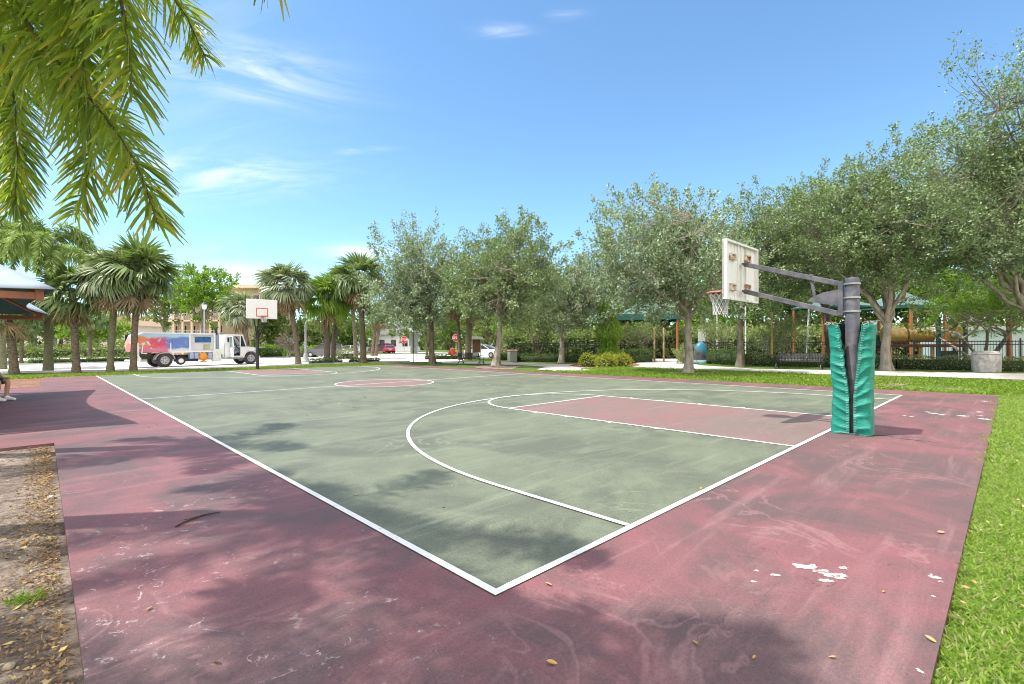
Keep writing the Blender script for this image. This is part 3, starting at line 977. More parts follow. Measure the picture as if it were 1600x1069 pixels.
def foxtail_palm(label, base, head, flen, trunk_r, seed, nf=11, leafm='fox_far', nleaf=190, lw=0.05, ll=0.42, explicit=None, each=False, elmin=-5, group=None, azr=None, segs=2):
    """A foxtail palm. base and head are world points; explicit gives fronds through chosen world points."""
    rng = np.random.default_rng(seed)
    root = thing('foxtail_palm', label, 'palm tree', base, 0, group)
    b = np.array(base); hd = np.array(head) - b
    t = np.linspace(0, 1, 14)[:, None]
    path = hd * t; path[0, 2] = -0.12
    bulge = 1 + 0.45 * np.exp(-((t[:, 0] - 0.02) / 0.10) ** 2) + 0.18 * np.sin(t[:, 0] * np.pi)
    bulge = np.where(t[:, 0] > 0.80, 0.72, bulge)
    np_obj('trunk', *np_tube(path, trunk_r * bulge, 12), MT['palm_green_bark'], root, smooth=True)
    fronds = []
    for e in (explicit or []):
        fronds.append(np.concatenate([[hd], np.array([np.array(q_) - b for q_ in e])]))
    for i in range(nf):
        az = i * 2.39996 + rng.normal(0, 0.2) + seed
        if azr is not None: az = R(rng.uniform(*azr))
        el = R(rng.uniform(elmin, 70))
        L_ = flen * rng.uniform(0.85, 1.1)
        o_ = np.array([math.cos(az), math.sin(az), 0])
        p1 = hd + o_ * L_ * 0.30 * math.cos(el) + np.array([0, 0, L_ * 0.33 * math.sin(el)])
        p2 = hd + o_ * L_ * 0.66 * max(0.45, math.cos(el)) + np.array([0, 0, L_ * (0.45 * math.sin(el) - 0.10)])
        p3 = hd + o_ * L_ * 0.88 * max(0.55, math.cos(el)) + np.array([0, 0, L_ * (0.30 * math.sin(el) - 0.42)])
        fronds.append(np.array([hd, p1, p2, p3]))
    LV, SV = [], []
    for c in fronds:
        Ltot = np.linalg.norm(np.diff(c, axis=0), axis=1).sum()
        lf, st = plume(rng, c, ll, lw, int(nleaf * Ltot / flen), rad=0.022 if each else 0.03, segs=segs)
        if each:
            Vv, F = join([lf, st])
            mi = np.concatenate([np.zeros(len(lf[1]), int), np.ones(len(st[1]), int)])
            np_obj('frond', Vv, F, [MT[leafm], MT['rachis']], root, mi=mi)
        else:
            LV.append(lf); SV.append(st)
    if not each:
        Vv, F = join(LV + SV)
        nl = sum(len(x[1]) for x in LV)
        mi = np.zeros(len(F), int); mi[nl:] = 1
        np_obj('crown', Vv, F, [MT[leafm], MT['rachis']], root, mi=mi)
    return root


def leafy_mass(name, label, pts, width, height, seed, leafm, cat='hedge', density=240, leaf=(0.09, 0.055), z0=LAWN, ragged=0.06, group=None, rounded=False):
    """A clipped hedge or a shrub: leaves over an uneven box that follows pts, a dark core box inside."""
    rng = np.random.default_rng(seed)
    pts = [np.array(p[:2], float) for p in pts]
    o0 = pts[0]
    Ps, Ds = [], []
    mb_ = MB()
    for a, b in zip(pts[:-1], pts[1:]):
        L_ = np.linalg.norm(b - a)
        t = (b - a) / L_
        nrm = np.array([-t[1], t[0]])
        n = int(density * L_ * (width + 2 * height))
        s_ = rng.uniform(-0.02, 1.02, n) * L_
        # arc over the cross-section
        per = rng.uniform(0, width + 2 * height, n)
        y = np.where(per < height, -width / 2, np.where(per > height + width, width / 2, per - height - width / 2))
        z = np.where(per < height, per, np.where(per > height + width, width + 2 * height - per, height))
        if rounded:
            ss = (s_ / L_ - 0.5) * 2
            k = np.sqrt(np.clip(1 - np.abs(ss) ** 2.6, 0.05, 1))
            y = y * k; z = z * (0.35 + 0.65 * k)
        bump_ = np.array([mnoise.noise(Vector((s__ * 1.3 + seed, yy * 2, zz * 2))) for s__, yy, zz in zip(s_, y, z)])
        off = bump_ * ragged * 2.2 + rng.normal(0, ragged * 0.6, n)
        nz = (per >= height) & (per <= height + width)
        z = z + np.where(nz, off, 0)
        y = y + np.where(nz, 0, off * np.sign(y))
        P = np.stack([a[0] + t[0] * s_ + nrm[0] * y, a[1] + t[1] * s_ + nrm[1] * y, np.maximum(z, 0.02)], 1)
        P[:, :2] -= o0
        Ps.append(P)
        out_ = np.stack([nrm[0] * np.sign(y), nrm[1] * np.sign(y), np.where(nz, 1.2, 0.5)], 1)
        Ds.append(out_ * 0.6 + rng.normal(0, 0.8, (n, 3)))
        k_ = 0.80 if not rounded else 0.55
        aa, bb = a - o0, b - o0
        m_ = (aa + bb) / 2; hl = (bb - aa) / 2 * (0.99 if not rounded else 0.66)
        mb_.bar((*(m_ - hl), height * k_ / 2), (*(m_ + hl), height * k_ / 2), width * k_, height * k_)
    P, D = np.concatenate(Ps), np.concatenate(Ds)
    n = len(P)
    Vv, F = leaf_quads(P, D, leaf[0] * rng.uniform(0.6, 1.3, n), leaf[1] * rng.uniform(0.7, 1.3, n), rng)
    cv, cf = np.array(mb_.v), np.array(mb_.f)
    V2, F2 = join([(Vv, F), (cv, cf)])
    mi = np.zeros(len(F2), int); mi[len(F):] = 1
    o = np_obj(name, V2, F2, [leafm, MT['core']], None, (o0[0], o0[1], z0), mi)
    return tag(o, label, cat, group)


def dep(px, py):
    return G(px, py).y


# ================================================================ FAR TREES
tl = np.random.default_rng(77)
Ps, Ds = [], []
for x in np.arange(-190, 260, 3.2):
    d = 150 + 12 * math.sin(x * 0.07)
    hgt = 7.0 + 3.2 * mnoise.noise(Vector((x * 0.07, 1, 0))) + 2.2 * mnoise.noise(Vector((x * 0.3, 4, 0)))
    n = 420
    P = np.stack([x + tl.normal(0, 2.6, n), d + tl.normal(0, 2.5, n), np.abs(tl.uniform(0, 1, n)) * hgt + tl.normal(0, .5, n)], 1)
    P[:, 2] = np.maximum(P[:, 2], 0.1)
    Ps.append(P); Ds.append(tl.normal(size=(n, 3)))
P, D = np.concatenate(Ps), np.concatenate(Ds)
tag(np_obj('treeline', *leaf_quads(P, D, tl.uniform(.7, 1.5, len(P)), tl.uniform(.5, .9, len(P)), tl), MT['olive_leaf']), 'distant green treeline closing the view beyond the park', 'treeline', kind='stuff')

# belt of trees beyond the playground: nothing tells these apart under the oaks
BELT = 'trees in the belt behind the playground'
for i, (px, d, hw, top, lm) in enumerate([(842, 62, 60, 425, 'green_leaf'), (905, 66, 62, 405, 'olive_leaf'), (968, 60, 60, 420, 'green_leaf'), (1032, 66, 66, 400, 'dark_leaf'), (1098, 58, 62, 410, 'bright_leaf'),
                                          (1165, 64, 64, 390, 'green_leaf'), (1232, 56, 62, 400, 'dark_leaf'), (1300, 60, 70, 380, 'green_leaf'), (1368, 58, 66, 390, 'olive_leaf'),
                                          (1435, 54, 66, 385, 'green_leaf'), (1505, 56, 72, 370, 'bright_leaf'), (1578, 52, 75, 360, 'green_leaf'), (1655, 50, 75, 350, 'green_leaf')]):
    broadleaf('belt_tree', 'bushy green tree in the dense belt behind the playground', (px, d), (px + 4, hw, top, 556), 10, (px, 520), 300 + i, MT[lm], MT['oak_dark'],
              clusters=150, per=50, leaf=(0.42, 0.24), spray=1.3, hole=0.2, group=BELT, sub=False, limbs=5)
FAR = 'trees along the far street'
for i, (px, d, hw, top, lm) in enumerate([(-40, 70, 60, 455, 'olive_leaf'), (30, 74, 55, 470, 'green_leaf'), (95, 78, 50, 478, 'olive_leaf'), (150, 72, 45, 480, 'bright_leaf'),
                                          (418, 72, 20, 470, 'olive_leaf'), (440, 92, 44, 492, 'green_leaf'), (492, 88, 40, 496, 'olive_leaf'), (540, 95, 36, 500, 'green_leaf'), (648, 84, 46, 455, 'olive_leaf'), (705, 90, 48, 462, 'green_leaf'), (765, 86, 42, 468, 'olive_leaf')]):
    broadleaf('street_tree', 'leafy tree standing in the row along the far street', (px, d), (px + 3, hw, top, 548), 6, (px, 524), 340 + i, MT[lm], MT['oak_dark'],
              clusters=110, per=46, leaf=(0.5, 0.28), spray=1.5, hole=0.25, group=FAR, sub=False, limbs=4)

broadleaf('shade_tree', 'rounded bright green tree standing behind the sweeper truck', (318, 60), (316, 58, 418, 510), 7, (316, 500), 401, MT['bright_leaf'], MT['oak_bark'],
          clusters=210, per=44, leaf=(0.34, 0.20), spray=1.0, limbs=6, hole=0.36)
broadleaf('yellow_green_tree', 'ochre tinged loose tree between the sabal palms and the apartment block', (258, 66), (256, 30, 448, 522), 5, (257, 515), 402, MT['olive_leaf'], MT['oak_bark'],
          clusters=80, per=40, leaf=(0.36, 0.2), spray=1.0, limbs=4)
broadleaf('lime_tree', 'small lime green tree beyond the white car by the kiosk', (806, 56), (808, 36, 470, 540), 5, (806, 536), 403, MT['bright_leaf'], MT['oak_bark'],
          clusters=100, per=40, leaf=(0.26, 0.15), spray=0.9, limbs=5)
broadleaf('ornamental_tree', 'thin dark stemmed young tree beside the far pavement and stop sign', (667, 50), (664, 32, 455, 540), 4, (667, 530), 404, MT['oak_leaf'], MT['oak_dark'],
          clusters=80, per=40, leaf=(0.20, 0.10), spray=0.9, limbs=4)

# ================================================================ PALMS
fan_palm('fan palm beyond the truck cab with hanging silvery fronds', (388, 58), (376, 486), 38, 8, 501, 'sabal_silver', 30, 14)
fan_palm('dark trunked sabal palm beside the shelter column', (22, 27.5), (10, 480), 58, 11, 502, 'sabal', 30, 12)
fan_palm('sabal palm with a burnt dark trunk next to the bulging foxtail palm', (119, 28.0), (113, 462), 60, 10, 503, 'sabal', 34, 14, boots=26)
fan_palm('mossy trunked sabal palm at the corner where court line meets verge', (172, 28.2), (182, 440), 62, 9, 504, 'sabal_silver', 42, 14, barkm='palm_green_bark')
fan_palm('sabal palm standing at the truck tail with a dark slim trunk', (208, 28.4), (216, 432), 66, 9, 505, 'sabal', 46, 16, boots=20)
fan_palm('grey headed sabal palm with a heavy skirt beside the curved lamp post', (466, 38), (448, 448), 50, 7.5, 506, 'sabal_silver', 40, 30)
fan_palm('bright green sabal palm, front one of the twin trunks', (511, 41), (511, 470), 52, 9, 507, 'sabal_bright', 44, 10, boots=24)
fan_palm('sabal palm behind its bright green twin, with yellowed lower fronds', (520, 42.5), (532, 455), 48, 7, 508, 'sabal', 36, 14)
fan_palm('rough sabal palm with bare dark boots below its crown', (568, 40), (562, 440), 50, 9, 509, 'sabal', 34, 16, boots=50)
fan_palm('slim sabal palm behind the rough booted one', (556, 52), (548, 448), 40, 6, 510, 'sabal', 30, 10)
for px, hpx, sd in ((582, 590, 511), (587, 597, 512)):
    fan_palm('far pale trunked sabal palm, one of the pair across the road', (px, 66), (hpx, 492), 26, 5, sd, 'sabal', 22, 18, group='pale sabal pair across the road')
fan_palm('brown skirted sabal palm behind the bench, dark thin trunk', (719, 47), (712, 470), 34, 6, 513, 'sabal', 24, 26)
fan_palm('ivy wrapped sabal palm behind the bench beside the kiosk', (731, 46), (735, 474), 34, 10, 514, 'sabal', 24, 26, boots=30)
fan_palm('pale slim palm on the grass island near the dark parked car', (140, 52), (143, 500), 26, 5, 515, 'sabal', 24, 6)
fan_palm('young palm on the grass island behind the shelter column', (33, 46), (36, 512), 26, 4.5, 516, 'sabal', 22, 4)

fx = Gd(75, 29.0)
foxtail_palm('foxtail palm with a bulging pale green trunk base at the verge', fx, W(78, 385, 29.0), 3.9, 0.185, 520, nf=17, nleaf=400, lw=0.06, ll=0.55, elmin=-20)
fx = Gd(4, 33)
foxtail_palm('tall foxtail palm rising behind the shade shelter roof', fx, W(0, 375, 33), 4.2, 0.17, 521, nf=17, nleaf=400, lw=0.065, ll=0.58, elmin=-20)

# the near foxtail palms: fronds hang into the view and throw the shade on the court
MT['fox_green'] = leaf_mat('green_foxtail_leaflet', (0.075, 0.14, 0.02), (0.20, 0.29, 0.05), 0.45, 0.42, 0.4, cc=(0.38, 0.33, 0.06))
hd1 = (-4.7, 3.75, 5.0)
foxtail_palm('near foxtail palm whose long fronds hang over the court corner', (-5.0, 3.9, LAWN), hd1, 2.3, 0.15, 530, nf=3, leafm='fox', nleaf=320, lw=0.021, ll=0.42,
             explicit=[[W(20, -160, 3.6), W(110, -40, 3.5), W(150, 30, 3.45), W(182, 95, 3.4)], [(-4.3, 2.9, 5.5), (-4.0, 2.4, 5.2), (-3.8, 2.1, 4.6)],
                       [W(-60, -110, 3.9), W(60, 60, 3.75), W(150, 165, 3.7), W(212, 255, 3.65), W(246, 350, 3.6)],
                       [W(40, -190, 3.5), W(160, -70, 3.2), W(198, 50, 3.15), W(206, 150, 3.15)],
                       [W(10, -60, 4.4), W(95, 60, 4.35), W(135, 180, 4.3), W(140, 260, 4.3), W(118, 335, 4.3)],
                       [W(-60, -60, 4.9), W(0, 60, 4.8), W(25, 180, 4.7), W(24, 320, 4.7)],
                       [W(-30, -200, 3.9), W(60, -80, 3.7), W(120, 20, 3.6), W(130, 110, 3.5)],
                       [(-3.7, 3.3, 5.55), (-2.6, 3.05, 5.25), (-1.75, 2.92, 4.42), (-1.40, 2.90, 3.72)],
                       [(-3.9, 2.9, 5.6), (-3.0, 2.3, 5.3), (-2.3, 1.9, 4.5)],
                       [(-3.9, 4.4, 5.4), (-3.4, 4.9, 5.0), (-3.2, 5.1, 4.5)]],
             each=True, azr=(100, 260), elmin=10, segs=3)
foxtail_palm('foxtail palm growing in the sandy bed behind the camera', (-4.1, 0.6, LAWN), (-3.75, 0.9, 5.1), 2.5, 0.15, 532, nf=4, leafm='fox_green', nleaf=280, lw=0.032, ll=0.45,
             explicit=[[(-2.9, 1.6, 5.4), (-2.2, 2.0, 4.9), (-1.8, 2.1, 4.2)], [(-2.8, 1.0, 5.5), (-1.9, 1.3, 5.1), (-1.3, 1.4, 4.4)],
                       [(-3.0, 0.4, 5.5), (-2.2, 0.2, 5.0), (-1.7, 0.2, 4.2)], [(-3.4, 1.9, 5.4), (-3.1, 2.5, 5.0), (-3.0, 2.7, 4.4)], [(-3.0, 1.5, 5.5), (-2.6, 2.0, 5.1), (-2.4, 2.3, 4.5)], [(-3.9, 1.6, 5.5), (-4.0, 2.2, 5.1), (-4.0, 2.5, 4.5)], [(-2.8, .7, 5.6), (-2.2, .8, 5.2), (-1.9, .8, 4.5)], [(-2.9, 1.3, 5.8), (-2.1, 1.7, 5.5), (-1.45, 2.0, 4.9)], [(-2.6, 1.1, 5.8), (-1.8, 1.5, 5.5), (-1.2, 1.9, 4.9)],
                       [(-3.2, -0.1, 5.4), (-2.7, -.7, 4.9), (-2.4, -.9, 4.2)]],
             each=True, azr=(130, 300), elmin=10, segs=3)
foxtail_palm('foxtail palm further along the sandy bed, its fronds over the court sideline', (-7.7, 6.7, LAWN), (-7.45, 6.6, 5.3), 2.4, 0.15, 533, nf=3, leafm='fox_green', nleaf=300, lw=0.034, ll=0.45,
             explicit=[[(-6.6, 6.6, 5.6), (-5.9, 6.5, 5.2), (-5.5, 6.45, 4.4)], [(-6.8, 5.9, 5.6), (-6.2, 5.4, 5.2), (-5.9, 5.2, 4.5)],
                       [W(-60, 40, 6.6), W(0, 150, 6.4), W(28, 250, 6.3), W(20, 330, 6.3)], [(-7.2, 7.6, 5.7), (-6.9, 8.3, 5.3), (-6.8, 8.6, 4.6)]],
             each=True, azr=(110, 250), elmin=10, segs=3)

# ================================================================ OAKS
OL, OP, OB = MT['oak_leaf'], MT['oak_leaf_pale'], MT['oak_bark']
lf = (0.145, 0.075)
broadleaf('oak_tree', 'silvery oak tree with a straight dark trunk near the bench end', (676, dep(676, 569)), (652, 101.76, 359, 537), 9, (672, 492), 601, OP, MT['oak_dark'], 573, 70, (0.18, 0.09), 7, spray=0.95)
broadleaf('oak_tree', 'dense oak tree with a pale trunk in front of the bench and kiosk', (775, dep(775, 571.5)), (790, 103.88, 348, 532), 11, (781, 500), 602, OL, OB, 661, 70, (0.18, 0.09), 7, spray=0.95)
broadleaf('oak_tree', 'smaller oak tree in front of the fence beside the yellow crotons', (877, dep(877, 566.5)), (892, 65.72, 396, 542), 8, (877, 512), 603, OP, OB, 364, 67, (0.18, 0.095), 7, spray=0.95)
broadleaf('oak_tree', 'forked oak tree at the court edge with a low limb reaching outward', (1075, dep(1075, 583.5)), (1040, 139.92, 304, 522), 13, (1076, 490), 604, OP, OB, 835, 70, lf, 8, spray=0.8)
broadleaf('oak_tree', 'slender trunked oak tree standing past the path behind the backboard', (1156, dep(1156, 573)), (1180, 101.76, 306, 512), 10, (1158, 475), 605, OL, MT['oak_dark'], 573, 67, lf, 7, spray=0.85)
broadleaf('oak_tree', 'tall oak tree filling the gap above the playground canopy', (1300, 33), (1278, 97.52, 276, 497), 11, (1290, 470), 606, OL, MT['oak_dark'], 573, 67, lf, 7, spray=0.85)
broadleaf('oak_tree', 'big spreading oak tree behind the padded pole', (1385, dep(1385, 578.5)), (1362, 135.68, 230, 502), 14, (1386, 498), 607, OL, OB, 974, 70, lf, 9, spray=0.85)
broadleaf('oak_tree', 'grey leaved oak tree above the concrete litter bin', (1622, 26), (1536, 125.08, 249, 467), 14, (1600, 470), 608, OP, OB, 835, 70, lf, 8, spray=0.85)
broadleaf('oak_tree', 'sparse topped tall oak tree with twiggy branches against open sky', (1720, 19), (1588, 140, 84, 430), 15, (1670, 400), 609, OL, MT['oak_dark'], 760, 42, (0.115, 0.06), 11, spray=0.9, hole=0.46)

# ================================================================ SMALL TREES AND SHRUBS
broadleaf('multi_stem_tree', 'bright multi stemmed tree behind the hedge and beside the concrete bin', (1540, dep(1540, 572)), (1538, 105, 418, 540), 5, (1540, 520), 620, MT['bright_leaf'], OB, 300, 44, (0.13, 0.07), 12, stems=6, spray=0.7, hole=0.36)
broadleaf('crape_myrtle', 'multi stemmed crape myrtle at the near end of the black fence', (838, 43), (838, 42, 470, 545), 3, (838, 530), 621, MT['olive_leaf'], MT['oak_dark'], 120, 40, (0.16, 0.07), 8, stems=5, spray=0.8)
broadleaf('feathery_shrub', 'yellowish feathery shrub beside the playground gate', (1000, 41), (1002, 40, 498, 553), 3, (1000, 540), 622, MT['pale_leaf'], MT['oak_dark'], 100, 36, (0.15, 0.05), 6, stems=4, spray=0.8)
broadleaf('feathery_shrub', 'pale feathery shrub along the fence behind the empty bench', (1222, 33), (1222, 46, 478, 560), 3, (1220, 550), 623, MT['pale_leaf'], OB, 150, 40, (0.13, 0.04), 8, stems=5, spray=0.8)
broadleaf('feathery_shrub', 'whitish feathery shrub behind the domed blue fountain', (1112, 38), (1116, 34, 488, 556), 3, (1112, 548), 624, MT['pale_leaf'], OB, 90, 36, (0.14, 0.045), 6, stems=4, spray=0.8)
broadleaf('round_bush', 'low pale bush at the path bend before the forked oak', (1068, 36), (1066, 16, 540, 566), 2, (1067, 560), 625, MT['pale_leaf'], OB, 40, 34, (0.12, 0.05), 4, stems=3, spray=0.45, hole=0.2)
broadleaf('purple_shrub', 'dusty purple leaved shrub by the clipped hedge across the road', (452, 60), (452, 14, 528, 553), 2, (452, 546), 626, leaf_mat('purple_leaf', (0.16, 0.09, 0.10), (0.26, 0.24, 0.20), 0.2), OB, 34, 30, (0.3, 0.12), 4, stems=3, spray=0.8, hole=0.2)

# weeping column of foliage
rng = np.random.default_rng(640)
b = Gd(952, 38.5)
root = thing('weeping_tree', 'narrow weeping tree clothed in long hanging leaves above the yellow crotons', 'tree', b)
topz = W(952, 352, 38.5).z - b.z
np_obj('trunk', *np_tube([(0, 0, -.1), (0.03, 0, topz * .5), (0, 0, topz)], [0.11, 0.09, 0.03], 8), MT['oak_dark'], root, smooth=True)
n = 7200
z = topz * (1 - rng.uniform(0, 1, n) ** 0.85)
f = 1 - z / topz
rad = 0.10 + 1.05 * np.clip(f * 1.25, 0, 1) ** 0.7 * (0.75 + 0.25 * np.sin(z * 3))
a = rng.uniform(0, 2 * np.pi, n)
rr = rad * np.sqrt(rng.uniform(0.05, 1, n))
P = np.stack([rr * np.cos(a), rr * np.sin(a), z], 1)
D = np.stack([np.cos(a) * 0.35, np.sin(a) * 0.35, -np.ones(n)], 1) + rng.normal(0, 0.22, (n, 3))
np_obj('crown', *leaf_quads(P, D, rng.uniform(0.22, 0.42, n), rng.uniform(0.05, 0.085, n), rng), MT['bright_leaf'], root)

# hedges and beds
HL, HB = MT['hedge_leaf'], MT['hedge_brown']
leafy_mass('hedge', 'long clipped hedge in front of the black playground fence', [G(1170, 570.5), G(1290, 573), G(1400, 576), G(1660, 581)], 0.9, 0.66, 701, HB, density=170)
leafy_mass('hedge', 'dark loose hedge between the blue fountain and the slender oak', [G(1112, 568), G(1166, 571)], 1.2, 0.95, 702, MT['dark_leaf'], density=150, ragged=0.12)
leafy_mass('hedge', 'low dark hedge running from the bin to the weeping tree', [G(802, 565), G(872, 566), G(925, 566)], 0.9, 0.62, 703, MT['dark_leaf'], density=130)
leafy_mass('hedge', 'rounded clipped hedge beside the playground gate path', [G(978, 567), G(1018, 565)], 1.8, 1.05, 704, HL, density=120, rounded=True)
for k, (px, py, w_, lab) in enumerate(((922, 573, 1.5, 'yellow croton shrub nearest the small oak'), (947, 574, 1.3, 'yellow green croton shrub in the middle of the mulch bed'), (970, 573, 1.4, 'yellow croton shrub at the hedge end of the mulch bed'))):
    g_ = G(px, py)
    leafy_mass('croton_shrub', lab, [g_ - Vector((w_ / 2, .2, 0)), g_ + Vector((w_ / 2, -.2, 0))], 1.0, 0.75, 710 + k, MT['croton'], 'shrub', 170, (0.15, 0.07), ragged=0.10, rounded=True)
leafy_mass('hedge', 'square clipped bright hedge across the road behind the far hoop', [G(404, 557.5), G(446, 557)], 2.5, 1.45, 720, MT['bright_leaf'], density=36, leaf=(0.22, 0.13))
leafy_mass('hedge', 'mounded bright hedge beside the dark parked car', [G(446, 557.5), G(498, 558)], 2.2, 1.25, 721, MT['bright_leaf'], density=36, leaf=(0.22, 0.13), ragged=0.14, rounded=True)
leafy_mass('hedge', 'dark tall hedge behind the purple shrub across the road', [G(470, 547), G(560, 546)], 3.0, 2.0, 722, MT['dark_leaf'], density=14, leaf=(0.4, 0.24))
leafy_mass('croton_bed', 'orange red croton bed above the clipped hedge', [G(412, 546.5), G(440, 546.5)], 3.0, 1.3, 723, MT['croton_red'], 'shrub', 16, (0.4, 0.22))
leafy_mass('hedge', 'brownish low hedge between the twin and booted sabal palms', [G(524, 561), G(562, 560)], 1.6, 1.0, 724, HB, density=50, leaf=(0.2, 0.12), ragged=0.1, rounded=True)
leafy_mass('shrub_border', 'dark leafy border along the street behind the stop signs', [G(612, 545.4), G(700, 545.2)], 3.5, 2.0, 725, HL, 'shrub', 10, (0.5, 0.3), ragged=0.3)
leafy_mass('ground_cover', 'low yellow green ground cover behind the bench', [G(664, 561.5), G(716, 561)], 1.5, 0.42, 726, MT['olive_leaf'], 'ground cover', 60, (0.14, 0.08), ragged=0.05)
leafy_mass('hedge', 'low hedge on the grass island before the far road', [G(46, 569), G(200, 564.5)], 1.2, 0.45, 727, HL, density=50, leaf=(0.16, 0.1))
leafy_mass('hedge', 'hedge at the foot of the pale houses across the far road', [G(60, 549.5), G(205, 549)], 2.0, 1.5, 728, HL, density=14, leaf=(0.4, 0.24), ragged=0.2)
leafy_mass('hedge', 'dark clump between the white bin end and the red car', [G(780, 563), G(792, 563)], 1.2, 0.8, 729, HL, density=90, leaf=(0.14, 0.08))
leafy_mass('verge_plant', 'dark green ground plants around the twin sabal trunks', [G(488, 568.5), G(530, 567)], 1.4, 0.28, 730, HL, 'ground plants', 90, (0.16, 0.09), ragged=0.05)
leafy_mass('verge_plant', 'dark green ground plants beside the booted sabal trunk', [G(546, 566.5), G(592, 566)], 1.3, 0.26, 731, HL, 'ground plants', 90, (0.16, 0.09), ragged=0.05)

leafy_mass('hedge', 'tall dense green screen hedge closing the back of the playground', [Gd(790, 50), Gd(1100, 50), Gd(1400, 48), Gd(1750, 44)], 2.0, 2.6, 733, MT['pale_leaf'], density=55, leaf=(0.34, 0.2), ragged=0.35)
leafy_mass('hedge', 'mixed shrub border before the pale low houses', [Gd(-60, 64), Gd(110, 66), Gd(230, 66)], 2.0, 1.3, 734, MT['olive_leaf'], density=36, leaf=(0.34, 0.2), ragged=0.4)
# weed tuft in the sandy bed
rng = np.random.default_rng(741)
n = 150
a = rng.uniform(0, 2 * np.pi, n)
D = np.stack([np.cos(a), np.sin(a), rng.uniform(0.25, 1.2, n)], 1)
P = np.stack([rng.normal(0, .05, n), rng.normal(0, .035, n), np.zeros(n)], 1)
o = np_obj('weed', *leaf_quads(P, D, rng.uniform(.03, .085, n), rng.uniform(.008, .014, n), rng), MT['bright_leaf'], None, G(45, 938))
tag(o, 'small green weed tuft growing in the sandy bed', 'weed')
for i, (px, py, s_) in enumerate(((28, 905, .5), (95, 958, .6), (70, 762, .5), (10, 1010, .4))):
    pass


def stone(label, px, py, size, seed, m, z=LAWN):
    bm = bmesh.new()
    bmesh.ops.create_icosphere(bm, subdivisions=3, radius=1.0)
    for q_ in bm.verts:
        k = 1 + 0.28 * mnoise.noise(q_.co * 1.4 + Vector((seed, 0, 0)))
        q_.co = Vector((q_.co.x * size[0] * k, q_.co.y * size[1] * k, (q_.co.z * k + 0.7) * size[2]))
    me = bpy.data.meshes.new('stone'); bm.to_mesh(me); bm.free()
    me.materials.append(m); me.polygons.foreach_set('use_smooth', [True] * len(me.polygons))
    o_ = bpy.data.objects.new('stone', me); COL.objects.link(o_); o_.location = G(px, py, z)
    return tag(o_, label, 'stone')


MT['stone'] = paint('pale_stone', (0.42, 0.36, 0.24), (0.28, 0.23, 0.15), rough=0.9, scale=20, bump=0.4)
MT['stone2'] = paint('white_stone', (0.55, 0.50, 0.45), (0.36, 0.31, 0.27), rough=0.9, scale=25, bump=0.4)
stone('yellowish round stone in the sandy bed', 13, 1046, (0.024, 0.022, 0.018), 1.0, MT['stone'])
stone('white stone lying near the slab edge among dry leaves', 80, 780, (0.045, 0.03, 0.022), 4.0, MT['stone2'])
stone('dark flat stone half sunk in the sandy bed', 70, 851, (0.06, 0.03, 0.012), 7.0, MT['oak_dark'])

# twig on the court
mb = MB()
MT['twig'] = paint('dark_twig', (.035, .022, .018), (.06, .04, .03), rough=.9)
tp = [G(274, 823, 0.010), G(296, 812, 0.016), G(318, 805, 0.014), G(344, 800, 0.012)]
o0 = tp[0].copy()
mb.tube([p - o0 for p in tp], [0.006, 0.010, 0.008, 0.004], 6)
mb.tube([tp[1] - o0, tp[1] - o0 + Vector((-.03, -.02, .01))], [0.006, 0.003], 5)
tag(mb.build('twig', MT['twig'], loc=o0, smooth=True), 'bent dark twig lying on the red court surface', 'twig')

# fallen leaves one by one
lm = leaf_mat('yellow_fallen_leaf', (0.50, 0.34, 0.12), (0.36, 0.19, 0.09), 0.1, 0.6, 0.3)
vs, fs = [], []
for i in range(7):
    t = i / 6
    w_ = 0.016 * math.sin(math.pi * min(1, t * 0.92 + 0.06)) ** 0.8
    zc = 0.016 * t * t + 0.003
    vs += [(-w_, t * 0.07 - .035, zc + w_ * .5), (0, t * 0.07 - .035, zc), (w_, t * 0.07 - .035, zc + w_ * .55)]
for i in range(6):
    for j in range(2):
        fs.append((i * 3 + j, i * 3 + j + 1, i * 3 + j + 4, i * 3 + j + 3))
leafmb = MB(); leafmb.add(vs, fs)
lp = leafmb.build('fallen_leaf', lm, fix=False, smooth=True)
tag(lp, 'curled dry yellow leaf lying on the court', 'leaf', 'fallen leaves on the court')
spots = [(857, 914, 1.0), (862, 1037, 1.1), (338, 1036, 1.0), (1087, 1006, 1.0), (556, 774, 1.0), (1470, 833, 1.3), (693, 793, .8), (233, 952, .8), (1179, 1028, .7), (1301, 1028, .7), (1095, 764, 1.1),
         (1454, 1000, 1.0), (530, 631, 1.6), (553, 637, 1.4), (420, 644, 1.4), (480, 650, 1.2), (395, 627, 1.4), (570, 622, 1.4), (661, 621, 1.3), (610, 587, 1.4), (407, 602, 1.6), (1380, 925, .6), (985, 800, .6), (706, 760, .7),
         (245, 664, 1.3), (233, 668, 1.0), (100, 719, 1.0), (320, 735, 1.0), (1148, 607, 1.6)]
r_ = random.Random(8)
for i, (px, py, s_) in enumerate(spots):
    o = lp if i == 0 else lp.copy()
    if i: COL.objects.link(o)
    o.location = G(px, py, 0.004)
    o.rotation_euler = (r_.uniform(-.3, .3), r_.uniform(-.3, .3), r_.uniform(0, 6.28))
    o.scale = (s_ * .68, s_ * .68, s_ * .68)
lb = lp.copy(); COL.objects.link(lb); lb.location = G(1500, 886, 0.03); lb.scale = (1.7, 1.7, 1.5); lb.rotation_euler = (.2, .1, 2.2)
del lb['group']
tag(lb, 'large pale dry leaf lying in the lawn at the slab edge', 'leaf')

